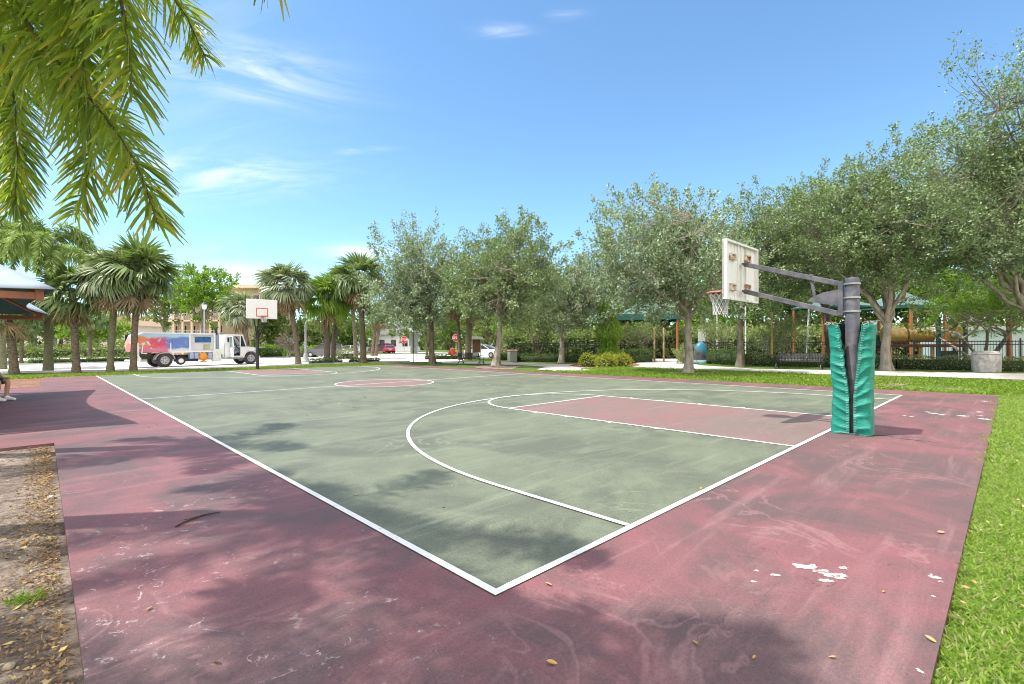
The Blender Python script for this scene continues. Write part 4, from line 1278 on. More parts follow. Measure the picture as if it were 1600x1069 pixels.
# ================================================================ HOOPS
def rim_net(parent, y, z, matrim, nety=None, drop=0.42, r=0.228, hookdir=-1):
    """Rim with net; the board is towards hookdir * y."""
    m = MB()
    prof = [(r + 0.017 * math.cos(a), 0.017 * math.sin(a)) for a in np.linspace(0, 2 * math.pi, 9)]
    m.lathe(prof, 36, (0, y, z))
    m.box((0, y + hookdir * (r + .06), z - .02), (0.11, 0.13, 0.035))
    m.box((0, y + hookdir * (r + .125), z - .06), (0.15, 0.02, 0.17))
    m.bar((0.05, y + hookdir * (r + .11), z - .13), (0.12, y + hookdir * r * .8, z - .012), 0.016)
    m.bar((-0.05, y + hookdir * (r + .11), z - .13), (-0.12, y + hookdir * r * .8, z - .012), 0.016)
    rm = m.build('rim', matrim, parent, smooth=True)
    nt = MB()
    k = 12
    for s_ in (1, -1):
        for i in range(k):
            pth = []
            for t in np.linspace(0, 1, 9):
                a = 2 * math.pi * (i + s_ * t * 2.5) / k
                rr = (r - .01) * (1 - t) ** 1.0 + 0.135 * t - 0.035 * math.sin(t * math.pi)
                pth.append((rr * math.cos(a), y + rr * math.sin(a), z - 0.015 - drop * t))
            nt.tube(pth, 0.0058, 4, caps=False)
    nt.build('net', MT['net'], parent)
    return rm


m_, N = new_mat('weathered_white_board')
co = N('ShaderNodeTexCoord').outputs['Object']
st = N.noise(N.mapping(co, scale=(9, 9, 0.8)), 1.0, 6.0, 0.65, 0.3)
cl_ = N.mix(N.step(st, 0.5, 0.72), (0.74, 0.74, 0.71, 1), (0.52, 0.48, 0.40, 1))
cl_ = N.mix(N.step(N.noise(N.mapping(co, scale=(14, 14, 1.2), loc=(3, 0, 1)), 1.0, 5.0, 0.7), 0.63, 0.70), cl_, (0.33, 0.20, 0.10, 1))
out(N, N('ShaderNodeBsdfPrincipled', {'Base Color': cl_, 'Roughness': 0.6}))
MT['board'] = m_

pb = court(7.62, -0.30)
hoop = thing('basketball_hoop', 'padded basketball hoop on a grey pole with white board seen from behind', 'basketball hoop', pb, YAW)
HZP = 2.535
m = MB()
m.lathe([(0.100, -0.06), (0.100, HZP - .03), (0.092, HZP), (0.04, HZP + .012)], 20)
m.box((0, 0, 0.012), (0.42, 0.42, 0.024))
m.build('pole', MT['hoop_grey'], hoop, smooth=True)
for zb in (HZP - .095, HZP - .32, HZP - .545):
    m = MB(); m.lathe([(0.101, -.014), (0.118, -.012), (0.118, .012), (0.101, .014)], 20, (0, 0, zb))
    m.box((0, 0.122, zb), (0.10, 0.03, 0.03))
    m.build('band', MT['band'], hoop, smooth=True)
m = MB()
m.box((0, 0.150, HZP - .33), (0.15, 0.07, 0.56), ch=0.006)
m.build('mounting_plate', MT['hoop_grey'], hoop)
BY = 1.75                       # board plane, towards the court
# arms
a_u0, a_u1 = Vector((0, 0.18, HZP - .075)), Vector((0, BY - .06, 2.965))
a_l0, a_l1 = Vector((0, 0.18, HZP - .575)), Vector((0, BY - .06, 2.455))
for a, b in ((a_u0, a_u1), (a_l0, a_l1)):
    m = MB(); m.bar(a, b, 0.085, 0.085, ch=0.006)
    d_ = (b - a).normalized()
    m.bar(a - Vector((.06, 0, 0)), a + Vector((.06, 0, 0)), 0.035)
    m.bar(b - Vector((.09, 0, 0)), b + Vector((.09, 0, 0)), 0.04)
    m.build('arm', MT['hoop_grey'], hoop)
m = MB()
pts = [(0.187, HZP - .17), (0.187, HZP - .44), (0.40, HZP - .40), (0.64, HZP - .34), (0.60, HZP - .29), (0.40, HZP - .20)]
n0 = len(pts)
m.add([(-.03, p[0], p[1]) for p in pts] + [(.03, p[0], p[1]) for p in pts], [tuple(range(n0)), tuple(range(2 * n0 - 1, n0 - 1, -1))] + [((i + 1) % n0, i, n0 + i, n0 + (i + 1) % n0) for i in range(n0)])
m.build('gusset', MT['hoop_grey'], hoop)
m = MB()
pj = a_u0.lerp(a_u1, 0.27)
m.tube([pj + Vector((0, 0, -.02)), Vector((0, 0.53, HZP - .33))], 0.026, 8)
m.tube([pj + Vector((-.05, 0, 0.05)), pj + Vector((.05, 0, 0.05))], 0.02, 8)
m.build('strut', MT['hoop_grey'], hoop, smooth=True)
BW, BH, BZ = 1.54, 1.08, 2.27
m = MB()
m.box((0, BY + .03, BZ + BH / 2), (BW, 0.025, BH))
e = 0.035
m.box((0, BY, BZ + e / 2), (BW, 0.085, e)); m.box((0, BY, BZ + BH - e / 2), (BW, 0.085, e))
m.box((-BW / 2 + e / 2, BY, BZ + BH / 2), (e, 0.081, BH - 2 * e)); m.box((BW / 2 - e / 2, BY, BZ + BH / 2), (e, 0.081, BH - 2 * e))
bd = m.build('backboard', MT['board'], hoop)
m = MB()
for x in (-0.16, 0.0, 0.22):
    m.box((x, BY + .005, BZ + BH / 2), (0.02, 0.03, BH - 2 * e - .01))
m.build('rib', MT['board'], bd)
m = MB()
tq = 0.30
for (x0, z0, x1, z1) in ((-tq, BZ + .2, tq, BZ + .2), (-tq, BZ + .66, tq, BZ + .66)):
    m.box(((x0 + x1) / 2, BY + .0445, z0), (x1 - x0 + .05, 0.003, 0.05))
for x in (-tq, tq):
    m.box((x, BY + .0445, BZ + .43), (0.05, 0.003, 0.41))
m.build('target_stripe', MT['orange_line'], bd)
MT['bracket'] = paint('rust_streaked_white', (0.66, 0.62, 0.54), (0.36, 0.17, 0.06), rough=.8, scale=9, lo=.42, hi=.6)
for x, z in ((-0.42, BZ + .80), (0.30, BZ + .84), (-0.42, BZ + .24), (0.30, BZ + .28)):
    m = MB()
    m.box((x, BY - .005, z + .05), (0.22, 0.06, 0.025)); m.box((x, BY - .005, z - .05), (0.24, 0.07, 0.02))
    m.box((x - .10, BY - .005, z), (0.02, 0.055, 0.075)); m.box((x + .10, BY - .005, z), (0.02, 0.055, 0.075))
    m.box((x, BY + .005, z), (0.08, 0.03, 0.03))
    m.build('bracket', MT['bracket'], hoop)
rim_net(hoop, BY + .40, BZ + .20, MT['rim'])

# the torn open green pad, laced up the front
m_, N = new_mat('teal_vinyl')
co = N('ShaderNodeTexCoord').outputs['Object']
cl_ = N.mix(N.step(N.noise(co, 4.0, 6.0, 0.6), 0.4, 0.7), (0.006, 0.205, 0.150, 1), (0.02, 0.265, 0.20, 1))
bp_ = N('ShaderNodeBump', {'Height': N.noise(N.mapping(co, scale=(5, 5, 14)), 1.0, 4.0, 0.6, 0.8), 'Strength': 0.3, 'Distance': 0.05})
out(N, N('ShaderNodeBsdfPrincipled', {'Base Color': cl_, 'Roughness': 0.48, 'Specular IOR Level': 0.4, 'Normal': bp_.outputs[0]}))
MT['teal'] = m_
m_, N = new_mat('pad_lining')
out(N, N('ShaderNodeBsdfPrincipled', {'Base Color': (0.012, 0.02, 0.02, 1), 'Roughness': 0.9}))
MT['lining'] = m_

PADH = 1.77
YH = -0.02                        # where the seam lies across the pad, local y


def pad_outline(z, k):
    """Point k in 0..1 round the pad at height z, from one lip of the front seam to the other (front is -x)."""
    t = z / PADH
    op = max(0.0, (t - 0.34) / 0.66)
    gap = 0.006 + 0.14 * op ** 1.1
    hw = 0.245 + 0.060 * op ** 1.3 + 0.02 * (1 - t)
    hd = 0.215
    # rectangle with round corners, walked from the front lip at +y round the back to the front lip at -y
    path = [(-hd, YH + gap), (-hd, hw), (hd, hw), (hd, -hw), (-hd, -hw), (-hd, YH - gap)]
    seg = [math.dist(a, b) for a, b in zip(path[:-1], path[1:])]
    s = k * sum(seg)
    for a, b, L_ in zip(path[:-1], path[1:], seg):
        if s <= L_ + 1e-9:
            return a[0] + (b[0] - a[0]) * s / L_, a[1] + (b[1] - a[1]) * s / L_, op
        s -= L_
    return path[-1][0], path[-1][1], op


def pad_pt(z, k, inner=0.0):
    n = 7
    x = y = op = 0
    for j in range(-n, n + 1):                                  # smoothing rounds the corners
        a, b, c = pad_outline(z, min(1, max(0, k + j * 0.006)))
        x += a; y += b; op = c
    x /= 2 * n + 1; y /= 2 * n + 1
    r = math.hypot(x, y)
    nx, ny = x / r, y / r
    side = 1 if y > YH else -1
    fr = max(0.0, min(1.0, (-x - .05) / .15))
    # chevron creases that climb away from the seam
    ay = abs(y - YH)
    ph = z * (40 + 5 * side) + side * 1.3 - ay * 15 + 5.2 * mnoise.noise(Vector((y * 2.6, z * 1.7, side * 3)))
    env = 0.45 + 0.9 * max(0.0, 0.5 + mnoise.noise(Vector((z * 2.4, y * 2.0, side * 7.0))))
    ridge = 1 - abs(math.sin(ph * 0.5))
    cre = ridge ** 1.4 * 0.030 * env * math.exp(-((ay - .10) / .16) ** 2) + 0.024 * mnoise.noise(Vector((x * 4, y * 4, z * 5)))
    amp = (0.35 + 0.65 * fr)
    x += nx * cre * amp; y += ny * cre * amp
    # lips bend outwards where it gapes
    lip = max(0, 1 - min(k, 1 - k) / 0.10)
    x -= 0.055 * lip * op
    x -= nx * inner; y -= ny * inner
    return x, y


def pad_mesh(inner, flip):
    nz, nk = 120, 150
    vs = []
    for i in range(nz + 1):
        z = PADH * i / nz
        for j in range(nk + 1):
            k = j / nk
            x, y = pad_pt(z, k, inner)
            zz = z + 0.01 + (0.03 * (mnoise.noise(Vector((k * 9, i * .1, 0)))) if i in (0, nz) else 0)
            if i == nz: zz += 0.03 * math.cos((k - .5) * 2 * math.pi)
            vs.append((x, y, zz))
    fs = []
    for i in range(nz):
        for j in range(nk):
            a = i * (nk + 1) + j
            fs.append((a, a + 1, a + nk + 2, a + nk + 1))
    return vs, fs, nz, nk


v1, f1, nz, nk = pad_mesh(0.0, False)
v2, f2, _, _ = pad_mesh(0.035, True)
o_ = len(v1)
vs = v1 + v2
fs = f1 + [tuple(reversed([i + o_ for i in f])) for f in f2]
mi = [0] * len(f1) + [1] * len(f2)
ed = []
for j in range(nk):
    for row in (0, nz):
        a = row * (nk + 1) + j
        ed.append((a, a + 1, a + 1 + o_, a + o_))
for i in range(nz):
    for cidx in (0, nk):
        a = i * (nk + 1) + cidx
        ed.append((a, a + nk + 1, a + nk + 1 + o_, a + o_))
fs += ed; mi += [0] * len(ed)
pad = np_obj('pad', vs, fs, [MT['teal'], MT['lining']], hoop, mi=mi, smooth=True)
MT['lace'] = paint('pale_lace', (0.26, 0.50, 0.43), (0.18, 0.40, 0.34), rough=0.8)
for side in (0, 1):
    st_ = MB()
    for i in range(64):
        z = 0.03 + i * (PADH - .08) / 63
        for k0, k1 in ((0.004, 0.030),):
            ka, kb = (k0, k1) if side == 0 else (1 - k0, 1 - k1)
            x0, y0 = pad_pt(z, ka); x1, y1 = pad_pt(z + .004, kb)
            st_.bar((x0 - .006, y0, z), (x1 - .006, y1, z + .008), 0.006)
    st_.build('lacing', MT['lace'], pad)
# frayed threads at the rim of the pad
st_ = MB()
r_ = random.Random(4)
for i in range(26):
    k = r_.choice([r_.uniform(0, .14), r_.uniform(.86, 1)])
    x, y = pad_pt(PADH, k)
    p = Vector((x, y, PADH + .01))
    st_.tube([p, p + Vector((r_.uniform(-.03, .0), r_.uniform(-.05, .05), r_.uniform(.0, .05))), p + Vector((r_.uniform(-.05, .0), r_.uniform(-.09, .09), r_.uniform(-.04, .05)))], 0.002, 3, caps=False)
st_.build('thread', MT['net'], pad)

# far hoop
g_ = Gd(402, 29.75, 0.0)
g_.z = LAWN
hoop2 = thing('basketball_hoop', 'white fronted basketball hoop on a dark post at the far end of the court', 'basketball hoop', g_, YAW + math.pi)
m = MB(); m.lathe([(0.095, -.06), (0.095, 2.15), (0.09, 2.2)], 14); m.build('pole', MT['black'], hoop2, smooth=True)
m = MB(); m.tube([(0, 0, 2.1), (0, .05, 2.55), (0, .30, 3.0), (0, .85, 3.5)], 0.05, 8); m.build('arm', MT['black'], hoop2, smooth=True)
for sx in (-1, 1):
    m = MB(); m.bar((0, 0.02, 1.95), (sx * .45, .85, 3.25), 0.05); m.bar((0, .1, 2.25), (sx * .18, .85, 3.25), 0.04); m.build('strut', MT['black'], hoop2)
m = MB(); m.box((0, 0.0, 2.15), (0.26, 0.26, 0.3), ch=0.02); m.build('clamp', MT['black'], hoop2)
m = MB(); m.box((0, 0.92, 3.70), (1.72, 0.05, 1.16), ch=0.012)
bd = m.build('backboard', MT['white'], hoop2)
m = MB()
for z in (3.27, 3.74): m.box((0, 0.947, z), (0.66, 0.004, 0.05))
for x in (-.305, .305): m.box((x, 0.947, 3.505), (0.05, 0.004, 0.42))
m.build('target_stripe', MT['orange_line'], bd)
rim_net(hoop2, 0.92 + .41, 3.27, paint('orange_rim', (0.72, 0.09, 0.06), rough=.5), drop=0.36)


# ================================================================ BENCHES AND BINS
def bench(label, loc, rz, L_):
    """Slatted metal bench; it faces -y."""
    t = thing('park_bench', label, 'bench', loc, rz)
    m = MB()
    for i in range(7):
        y = -0.30 + i * 0.072
        m.box((0, y, 0.44 - 0.012 * math.sin(i / 6 * math.pi)), (L_, 0.042, 0.016))
    m.build('seat', MT['black'], t)
    m = MB()
    n = int(L_ / 0.075)
    for i in range(n):
        x = -L_ / 2 + .04 + i * (L_ - .08) / (n - 1)
        for (y0, z0), (y1, z1) in zip(((0.20, 0.43), (0.26, 0.55), (0.31, 0.72), (0.36, 0.86)), ((0.26, 0.55), (0.31, 0.72), (0.36, 0.86), (0.39, 0.88))):
            m.bar((x, y0, z0), (x, y1, z1), 0.046, 0.012)
    for y, z in ((0.215, .48), (0.315, .74), (0.39, .885)):
        m.bar((-L_ / 2, y + .015, z), (L_ / 2, y + .015, z), 0.035, 0.05)
    m.build('backrest', MT['black'], t)
    for sx in (-1, 1) if L_ < 2.2 else (-1, 1):
        x = sx * (L_ / 2 - .05)
        m = MB()
        m.tube([(x, -0.36, 0.0), (x, -0.31, 0.14), (x, -0.20, 0.30), (x, -0.24, 0.42)], 0.028, 6)
        m.tube([(x, 0.42, 0.0), (x, 0.33, 0.14), (x, 0.15, 0.30), (x, 0.20, 0.42), (x, 0.36, 0.86)], 0.028, 6)
        m.tube([(x, -0.31, 0.14), (x, 0.0, 0.24), (x, 0.33, 0.14)], 0.02, 6)
        m.bar((x - .05, -.36, .012), (x + .05, -.36, .012), 0.08, 0.024); m.bar((x - .05, .42, .012), (x + .05, .42, .012), 0.08, 0.024)
        m.build('leg', MT['black'], t, smooth=True)
        m = MB()
        m.tube([(x, 0.30, 0.68), (x, 0.05, 0.68), (x, -0.20, 0.67), (x, -0.33, 0.62), (x, -0.31, 0.50), (x, -0.24, 0.42)], 0.022, 6)
        m.build('armrest', MT['black'], t, smooth=True)
    return t


bench('black slatted bench facing the court beside the path, behind the hanging net', G(1248, 576.5), -0.72, 2.35)
bench('black slatted bench under the oaks, turned towards the street', G(736, 570.0), 2.55, 2.05)

conc = ground_mat('cast_concrete', (0.46, 0.43, 0.40), (0.40, 0.375, 0.35), (0.28, 0.26, 0.24), 2.5, 6.0, bump=0.2)
b1 = thing('litter_bin', 'large round cast concrete litter bin in front of the low hedge', 'litter bin', G(1541, 582))
m = MB(); m.lathe([(0.50, 0.0), (0.535, 0.03), (0.555, 0.5), (0.555, 0.86), (0.54, 0.90), (0.50, 0.905)], 36); m.build('bin_body', conc, b1, smooth=True)
m = MB(); m.lathe([(0.56, 0.905), (0.565, 0.935), (0.44, 1.06), (0.24, 1.075), (0.235, 1.0)], 36); m.build('lid', conc, b1, smooth=True)
m = MB(); m.lathe([(0.0, .99), (0.234, .99)], 24); m.build('opening', MT['black'], b1)
b2 = thing('litter_bin', 'square pebbled concrete litter bin with a pinkish lid, past the bench', 'litter bin', G(800.5, 565.5), 0.35)
m = MB(); m.box((0, 0, 0.44), (0.66, 0.66, 0.88), ch=0.03); m.build('bin_body', paint('pebble_concrete', (0.36, 0.36, 0.33), (0.26, 0.26, 0.23), rough=.95, scale=30, bump=.5), b2)
m = MB(); m.box((0, 0, 0.94), (0.74, 0.74, 0.12), ch=0.04); m.box((0, 0, 1.02), (0.5, 0.5, .05), ch=.02); m.build('lid', paint('pink_lid', (0.42, 0.28, 0.24), rough=.7), b2)

# domed fountain
m_, N = new_mat('two_tone_dome')
co = N('ShaderNodeTexCoord').outputs['Object']
sep = N('ShaderNodeSeparateXYZ', {0: co})
hh = N.math('ADD', sep.outputs[2], N.math('MULTIPLY', sep.outputs[0], 0.75))
fc = N.step(hh, 0.74, 0.78)
cl_ = N.mix(fc, N.mix(N.step(N.noise(co, 5, 5, .6), .4, .7), (0.085, 0.09, 0.10, 1), (0.05, 0.052, 0.06, 1)), N.mix(N.step(N.noise(co, 3, 5, .6), .4, .7), (0.03, 0.17, 0.27, 1), (0.05, 0.22, 0.33, 1)))
ln_ = N.math('SUBTRACT', 1.0, N.step(N.math('ABSOLUTE', N.math('SUBTRACT', hh, 0.69)), 0.02, 0.035))
cl_ = N.mix(N.math('MULTIPLY', ln_, 0.8), cl_, (0.30, 0.14, 0.13, 1))
out(N, N('ShaderNodeBsdfPrincipled', {'Base Color': cl_, 'Roughness': 0.4}))
ft = thing('play_fountain', 'dark domed play fountain with a slanting blue cap on a round pale plinth', 'fountain', G(1095, 567.3))
sc = ft.location.y / FPX
m = MB(); m.lathe([(0.0, 0.0), (18.5 * sc, 0.0), (18.5 * sc, 0.12), (16.5 * sc, 0.135), (16.5 * sc, 0.22), (15.5 * sc, .235), (0, .235)], 36); m.build('plinth', paint('pale_blue_paint', (0.28, 0.45, 0.50), (0.22, 0.36, 0.40), rough=.6), ft, smooth=True)
m = MB(); H_ = 33 * sc; rb = 10.6 * sc
m.lathe([(rb, .237), (rb * 1.0, H_ * .35), (rb * .98, H_ * .55), (rb * .88, H_ * .74), (rb * .68, H_ * .88), (rb * .38, H_ * .97), (0.0, H_)], 28)
m.build('dome', m_, ft, smooth=True).scale = (1, .8, 1)
sg = thing('notice_board', 'blank white notice board on a post behind the blue domed fountain', 'sign', Gd(1096.5, 40))
m = MB(); m.box((0, 0, 1.2), (.08, .08, 2.5)); m.build('post', MT['white'], sg)
m = MB(); m.box((0, -.07, 2.15), (.66, .04, 1.0), ch=.01); m.build('sign_panel', MT['white'], sg)

# fire hydrant
hy = thing('fire_hydrant', 'orange red fire hydrant on a thin stem by the far pavement', 'fire hydrant', Gd(707, 50), 0.3)
m_ = paint('hydrant_red', (0.62, 0.10, 0.03), (0.50, 0.08, 0.03), rough=.45)
m = MB(); m.lathe([(0.20, 0), (0.20, .05), (0.10, .06), (0.10, .40), (0.24, .42), (0.27, .48), (0.27, .88), (0.22, .93)], 20); m.build('barrel', m_, hy, smooth=True)
m = MB(); m.lathe([(0.25, .93), (0.24, 1.02), (0.16, 1.12), (0.06, 1.16), (.06, 1.22), (0, 1.22)], 20); m.build('bonnet', m_, hy, smooth=True)
for sx in (-1, 1):
    m = MB(); m.lathe([(.13, 0), (.13, .10), (.16, .10), (.16, .18), (.05, .19), (.05, .23), (0, .23)], 14, (sx * .24, 0, .66), axis=(sx, 0, 0)); m.build('outlet', m_, hy, smooth=True)


# ================================================================ SIGNS AND LAMPS
def lettering(text, size, mat, parent, loc, rx=R(90), rz=0.0, depth=0.004):
    cu = bpy.data.curves.new('lettering', 'FONT')
    cu.body = text; cu.size = size; cu.align_x = 'CENTER'; cu.align_y = 'CENTER'; cu.extrude = depth; cu.offset = size * 0.02
    t_ = bpy.data.objects.new('lettering_source', cu)
    COL.objects.link(t_)
    bpy.context.view_layer.update()
    me = bpy.data.meshes.new_from_object(t_.evaluated_get(bpy.context.evaluated_depsgraph_get()))
    bpy.data.objects.remove(t_)
    me.materials.clear(); me.materials.append(mat)
    o_ = bpy.data.objects.new('lettering', me)
    COL.objects.link(o_); o_.parent = parent; o_.location = loc; o_.rotation_euler = (rx, 0, rz)
    return o_


MT['stop'] = paint('stop_red', (0.60, 0.03, 0.035), (0.5, 0.03, 0.03), rough=.4)
MT['galv'] = paint('galvanised_steel', (0.42, 0.43, 0.42), (0.34, 0.35, 0.34), rough=.5, metal=.4)


def stop_sign(label, px, py, d, rz):
    b = Gd(px, d); zc = W(px, py, d).z - b.z
    t = thing('stop_sign', label, 'stop sign', b, rz)
    m = MB(); m.box((0, .03, (zc + .35) / 2), (.06, .03, zc + .35)); m.build('post', MT['galv'], t)
    m = MB(); oc = [(.40 / math.cos(R(22.5)) * math.cos(R(22.5 + 45 * i)), zc + .40 / math.cos(R(22.5)) * math.sin(R(22.5 + 45 * i))) for i in range(8)]
    m.side(oc, -.006, .012); pn = m.build('sign_panel', MT['white'], t)
    m = MB(); oc = [(.375 / math.cos(R(22.5)) * math.cos(R(22.5 + 45 * i)), zc + .375 / math.cos(R(22.5)) * math.sin(R(22.5 + 45 * i))) for i in range(8)]
    m.side(oc, -.010, -.0065); m.build('sign_face', MT['stop'], pn)
    lettering('STOP', 0.34, MT['white'], pn, (0, -.014, zc), depth=.003)
    return t


stop_sign('red stop sign on the far verge beside the grey sign backs', 631.5, 531, 58, 0.1)
stop_sign('red stop sign above the fire hydrant, against the palm trunk', 712.5, 528, 55, 0.0)
b = Gd(645.5, dep(645.5, 567.5))
sg = thing('sign_post', 'tall grey sign post with two blank panel backs near the oak', 'sign', b)
dd = b.y
m = MB(); m.tube([(0, 0, -.1), (0, 0, W(645, 519, dd).z - b.z)], 0.035, 8); m.build('post', MT['black'], sg, smooth=True)
z0, z1, z2 = (W(645, y, dd).z - b.z for y in (552, 541.5, 520.5))
pm = paint('sign_back', (0.42, 0.45, 0.42), (0.36, 0.39, 0.36), rough=.5, metal=.2)
m = MB(); m.box((0.02, .06, (z1 + z2) / 2), (.72, .02, z2 - z1 - .02), ch=.005); m.build('sign_panel', pm, sg)
m = MB(); m.box((0.04, .06, (z0 + z1) / 2), (.55, .02, z1 - z0 - .02), ch=.005); m.build('sign_panel', pm, sg)
b = Gd(651, 46); sg = thing('delineator_post', 'thin second post behind the grey sign backs', 'post', b)
m = MB(); m.tube([(0, 0, -.1), (0, 0, 1.3)], 0.03, 8); m.build('post', MT['galv'], sg)
m = MB(); m.box((0, -.03, 1.15), (.25, .02, .35)); m.build('sign_panel', pm, sg)

b = Gd(477.5, dep(477.5, 565.5)); dd = b.y
lp_ = thing('street_lamp', 'pale street lamp with a flared base and curved neck among the sabal palms', 'street lamp', b)
hh = W(477, 503, dd).z - b.z
m = MB(); m.lathe([(.34, 0), (.34, .10), (.30, .14), (.26, .30), (.15, .75), (.13, .82)], 16); m.build('base', MT['galv'], lp_, smooth=True)
m = MB(); m.tube([(0, 0, .8), (0, 0, hh - .4), (0.03, 0, hh - .1), (.15, 0, hh + .10), (.36, 0, hh + .2)], [.10, .085, .08, .06, .05], 10); m.build('post', MT['galv'], lp_, smooth=True)
m = MB(); m.lathe([(.05, .05), (.14, 0), (.22, -.12), (.20, -.15), (0, -.15)], 14, (.42, 0, hh + .2)); m.build('lamp_head', MT['galv'], lp_, smooth=True)
b = Gd(319.5, 53); lp_ = thing('street_lamp', 'straight post lamp with a lantern in front of the bright tree', 'street lamp', b)
hh = W(319, 484, 53).z - b.z
m = MB(); m.lathe([(.2, 0), (.2, .3), (.09, .5), (.075, hh)], 12); m.build('post', MT['galv'], lp_, smooth=True)
m = MB(); m.lathe([(.08, hh), (.2, hh + .08), (.28, hh + .5), (.30, hh + .55)], 12); m.build('lantern', MT['white'], lp_, smooth=True)
m = MB(); m.lathe([(.38, hh + .55), (.2, hh + .72), (.03, hh + .85), (0, hh + .9)], 12); m.build('lantern_cap', MT['black'], lp_, smooth=True)

# notice kiosk
b = Gd(744.5, 52); ks = thing('notice_kiosk', 'brown board kiosk with a small pale pitched roof behind the bench', 'kiosk', b, 0.15)
zt = W(744, 526, 52).z - b.z
m = MB(); m.box((0, 0, 1.35), (.80, .10, 1.45), ch=.01); m.build('notice_panel', paint('brown_board', (.17, .075, .045), (.12, .055, .035), rough=.7), ks)
for sx in (-1, 1):
    m = MB(); m.box((sx * .46, 0, (zt - .2) / 2), (.09, .09, zt - .2)); m.build('post', MT['galv'], ks)
m = MB(); m.side([(-.80, zt - .22), (-.75, zt - .30), (.75, zt - .30), (.80, zt - .22), (0.45, zt), (-.45, zt)], -.45, .45); m.build('roof', paint('pale_roof', (.45, .47, .42), rough=.6), ks)

# ================================================================ FENCE
fp = [G(1700, 577), G(1500, 573.5), G(1300, 570.0), G(1100, 566.5), G(1062, 566.0)]
fp2 = [G(1012, 564.6), G(930, 563.6), G(806, 562.4)]


def fence(label, pts, loc_mat):
    o0 = pts[0]
    t = thing('picket_fence', label, 'fence', o0)
    Hf = 1.58
    gm = MB()
    for a, b in zip(pts[:-1], pts[1:]):
        a, b = a - o0, b - o0
        a.z = b.z = 0
        L_ = (b - a).length; d_ = (b - a).normalized(); ang = math.atan2(d_.y, d_.x)
        n = max(1, round(L_ / 2.4))
        for z in (0.14, Hf - .22, Hf - .04):
            gm.bar(a + Vector((0, 0, z)), b + Vector((0, 0, z)), 0.04, 0.05)
        k = int(L_ / 0.13)
        for i in range(1, k):
            p = a + d_ * (L_ * i / k)
            gm.tube([(p.x, p.y, .08), (p.x, p.y, Hf + .02)], 0.0165, 4, caps=False)
        for i in range(n + (1 if b is pts[-1] - o0 else 0)):
            p = a + d_ * (L_ * i / n)
            m = MB(); m.box((p.x, p.y, (Hf + .08) / 2), (.07, .07, Hf + .08), rz=ang); m.lathe([(.05, 0), (.055, .02), (.0, .07)], 8, (p.x, p.y, Hf + .08))
            m.build('post', loc_mat, t)
    gm.build('grille', loc_mat, t)
    return t


fence('long black picket fence in front of the play structure', fp, MT['black'])
fence('black picket fence behind the small oak and the weeping tree', fp2, MT['black'])
gt = MT['palm_bark']
for px, lab in ((1022.5, 'tan gate post at the near side of the playground opening'), (1037, 'tan gate post at the far side of the playground opening')):
    b = Gd(px, 40); t_ = MB(); zt = W(px, 512, 40).z - b.z
    t_.lathe([(.075, 0), (.075, zt - .03), (.05, zt), (0, zt)], 10)
    o = t_.build('gate_post', paint('tan_post', (.42, .30, .16), (.34, .24, .13), rough=.6), loc=b, smooth=True); tag(o, lab, 'post')

# ================================================================ PLAYGROUND
ORANGE = paint('rust_orange_post', (.40, .135, .05), (.33, .11, .045), rough=.5)
TAN = paint('tan_plastic', (.52, .34, .11), (.46, .29, .09), rough=.4)
YEL = paint('yellow_plastic', (.66, .36, .06), (.58, .31, .05), rough=.35)
DGREEN = paint('dark_green_steel', (.02, .075, .06), (.03, .09, .07), rough=.5)
MAROON = paint('maroon_steel', (.14, .02, .02), (.11, .018, .02), rough=.5)
SHADE = paint('green_shade_cloth', (.10, .18, .15), (.08, .145, .12), rough=.85, scale=1.5)
VAL = paint('dark_teal_cloth', (.02, .10, .085), (.015, .08, .07), rough=.8)


def shade_canopy(label, corners, eave, peak, postm, cloth, valm, val=.45, posts=(0, 1, 2, 3)):
    """Four-post hip canopy; corners are world ground points in order."""
    o0 = sum((Vector(c) for c in corners), Vector()) / 4
    t = thing('shade_canopy', label, 'canopy', o0)
    cs = [Vector(c) - o0 for c in corners]
    for i in posts:
        m = MB(); p = cs[i] * .93; m.tube([(p.x, p.y, -.1), (p.x, p.y, eave)], .11, 12); m.build('post', postm, t, smooth=True)
    m = MB(); n = 12
    top = Vector((0, 0, peak))
    for i in range(4):
        a, b = cs[i], cs[(i + 1) % 4]
        rows = []
        for r_ in range(n + 1):
            f = r_ / n
            row = []
            for c_ in range(n + 1):
                g = c_ / n
                e = a.lerp(b, g); e = e * (1 - .05 * math.sin(math.pi * g))
                p = e * (1 - f); z = eave + (peak - eave) * (f ** 1.25)
                row.append(Vector((p.x, p.y, z)))
            rows.append(row)
        vs = [p for row in rows for p in row]
        fs = [(r_ * (n + 1) + c_, r_ * (n + 1) + c_ + 1, (r_ + 1) * (n + 1) + c_ + 1, (r_ + 1) * (n + 1) + c_) for r_ in range(n) for c_ in range(n)]
        m.add(vs, fs)
    rf = m.build('roof_cloth', cloth, t, smooth=True, angle=25)
    if val:
        m = MB()
        for i in range(4):
            a, b = cs[i], cs[(i + 1) % 4]
            for g in range(12):
                e0 = a.lerp(b, g / 12) * (1 - .05 * math.sin(math.pi * g / 12)); e1 = a.lerp(b, (g + 1) / 12) * (1 - .05 * math.sin(math.pi * (g + 1) / 12))
                m.add([(e0.x, e0.y, eave - .005), (e1.x, e1.y, eave - .005), (e1.x, e1.y, eave - val), (e0.x, e0.y, eave - val)], [(0, 1, 2, 3)])
        m.build('valance', valm, t)
    return t


def quad_at(px0, px1, d, depth, skew=0.0):
    a, b = Gd(px0, d), Gd(px1, d + skew)
    n_ = Vector((-(b - a).y, (b - a).x, 0)).normalized() * depth
    return [a, b, b + n_, a + n_]


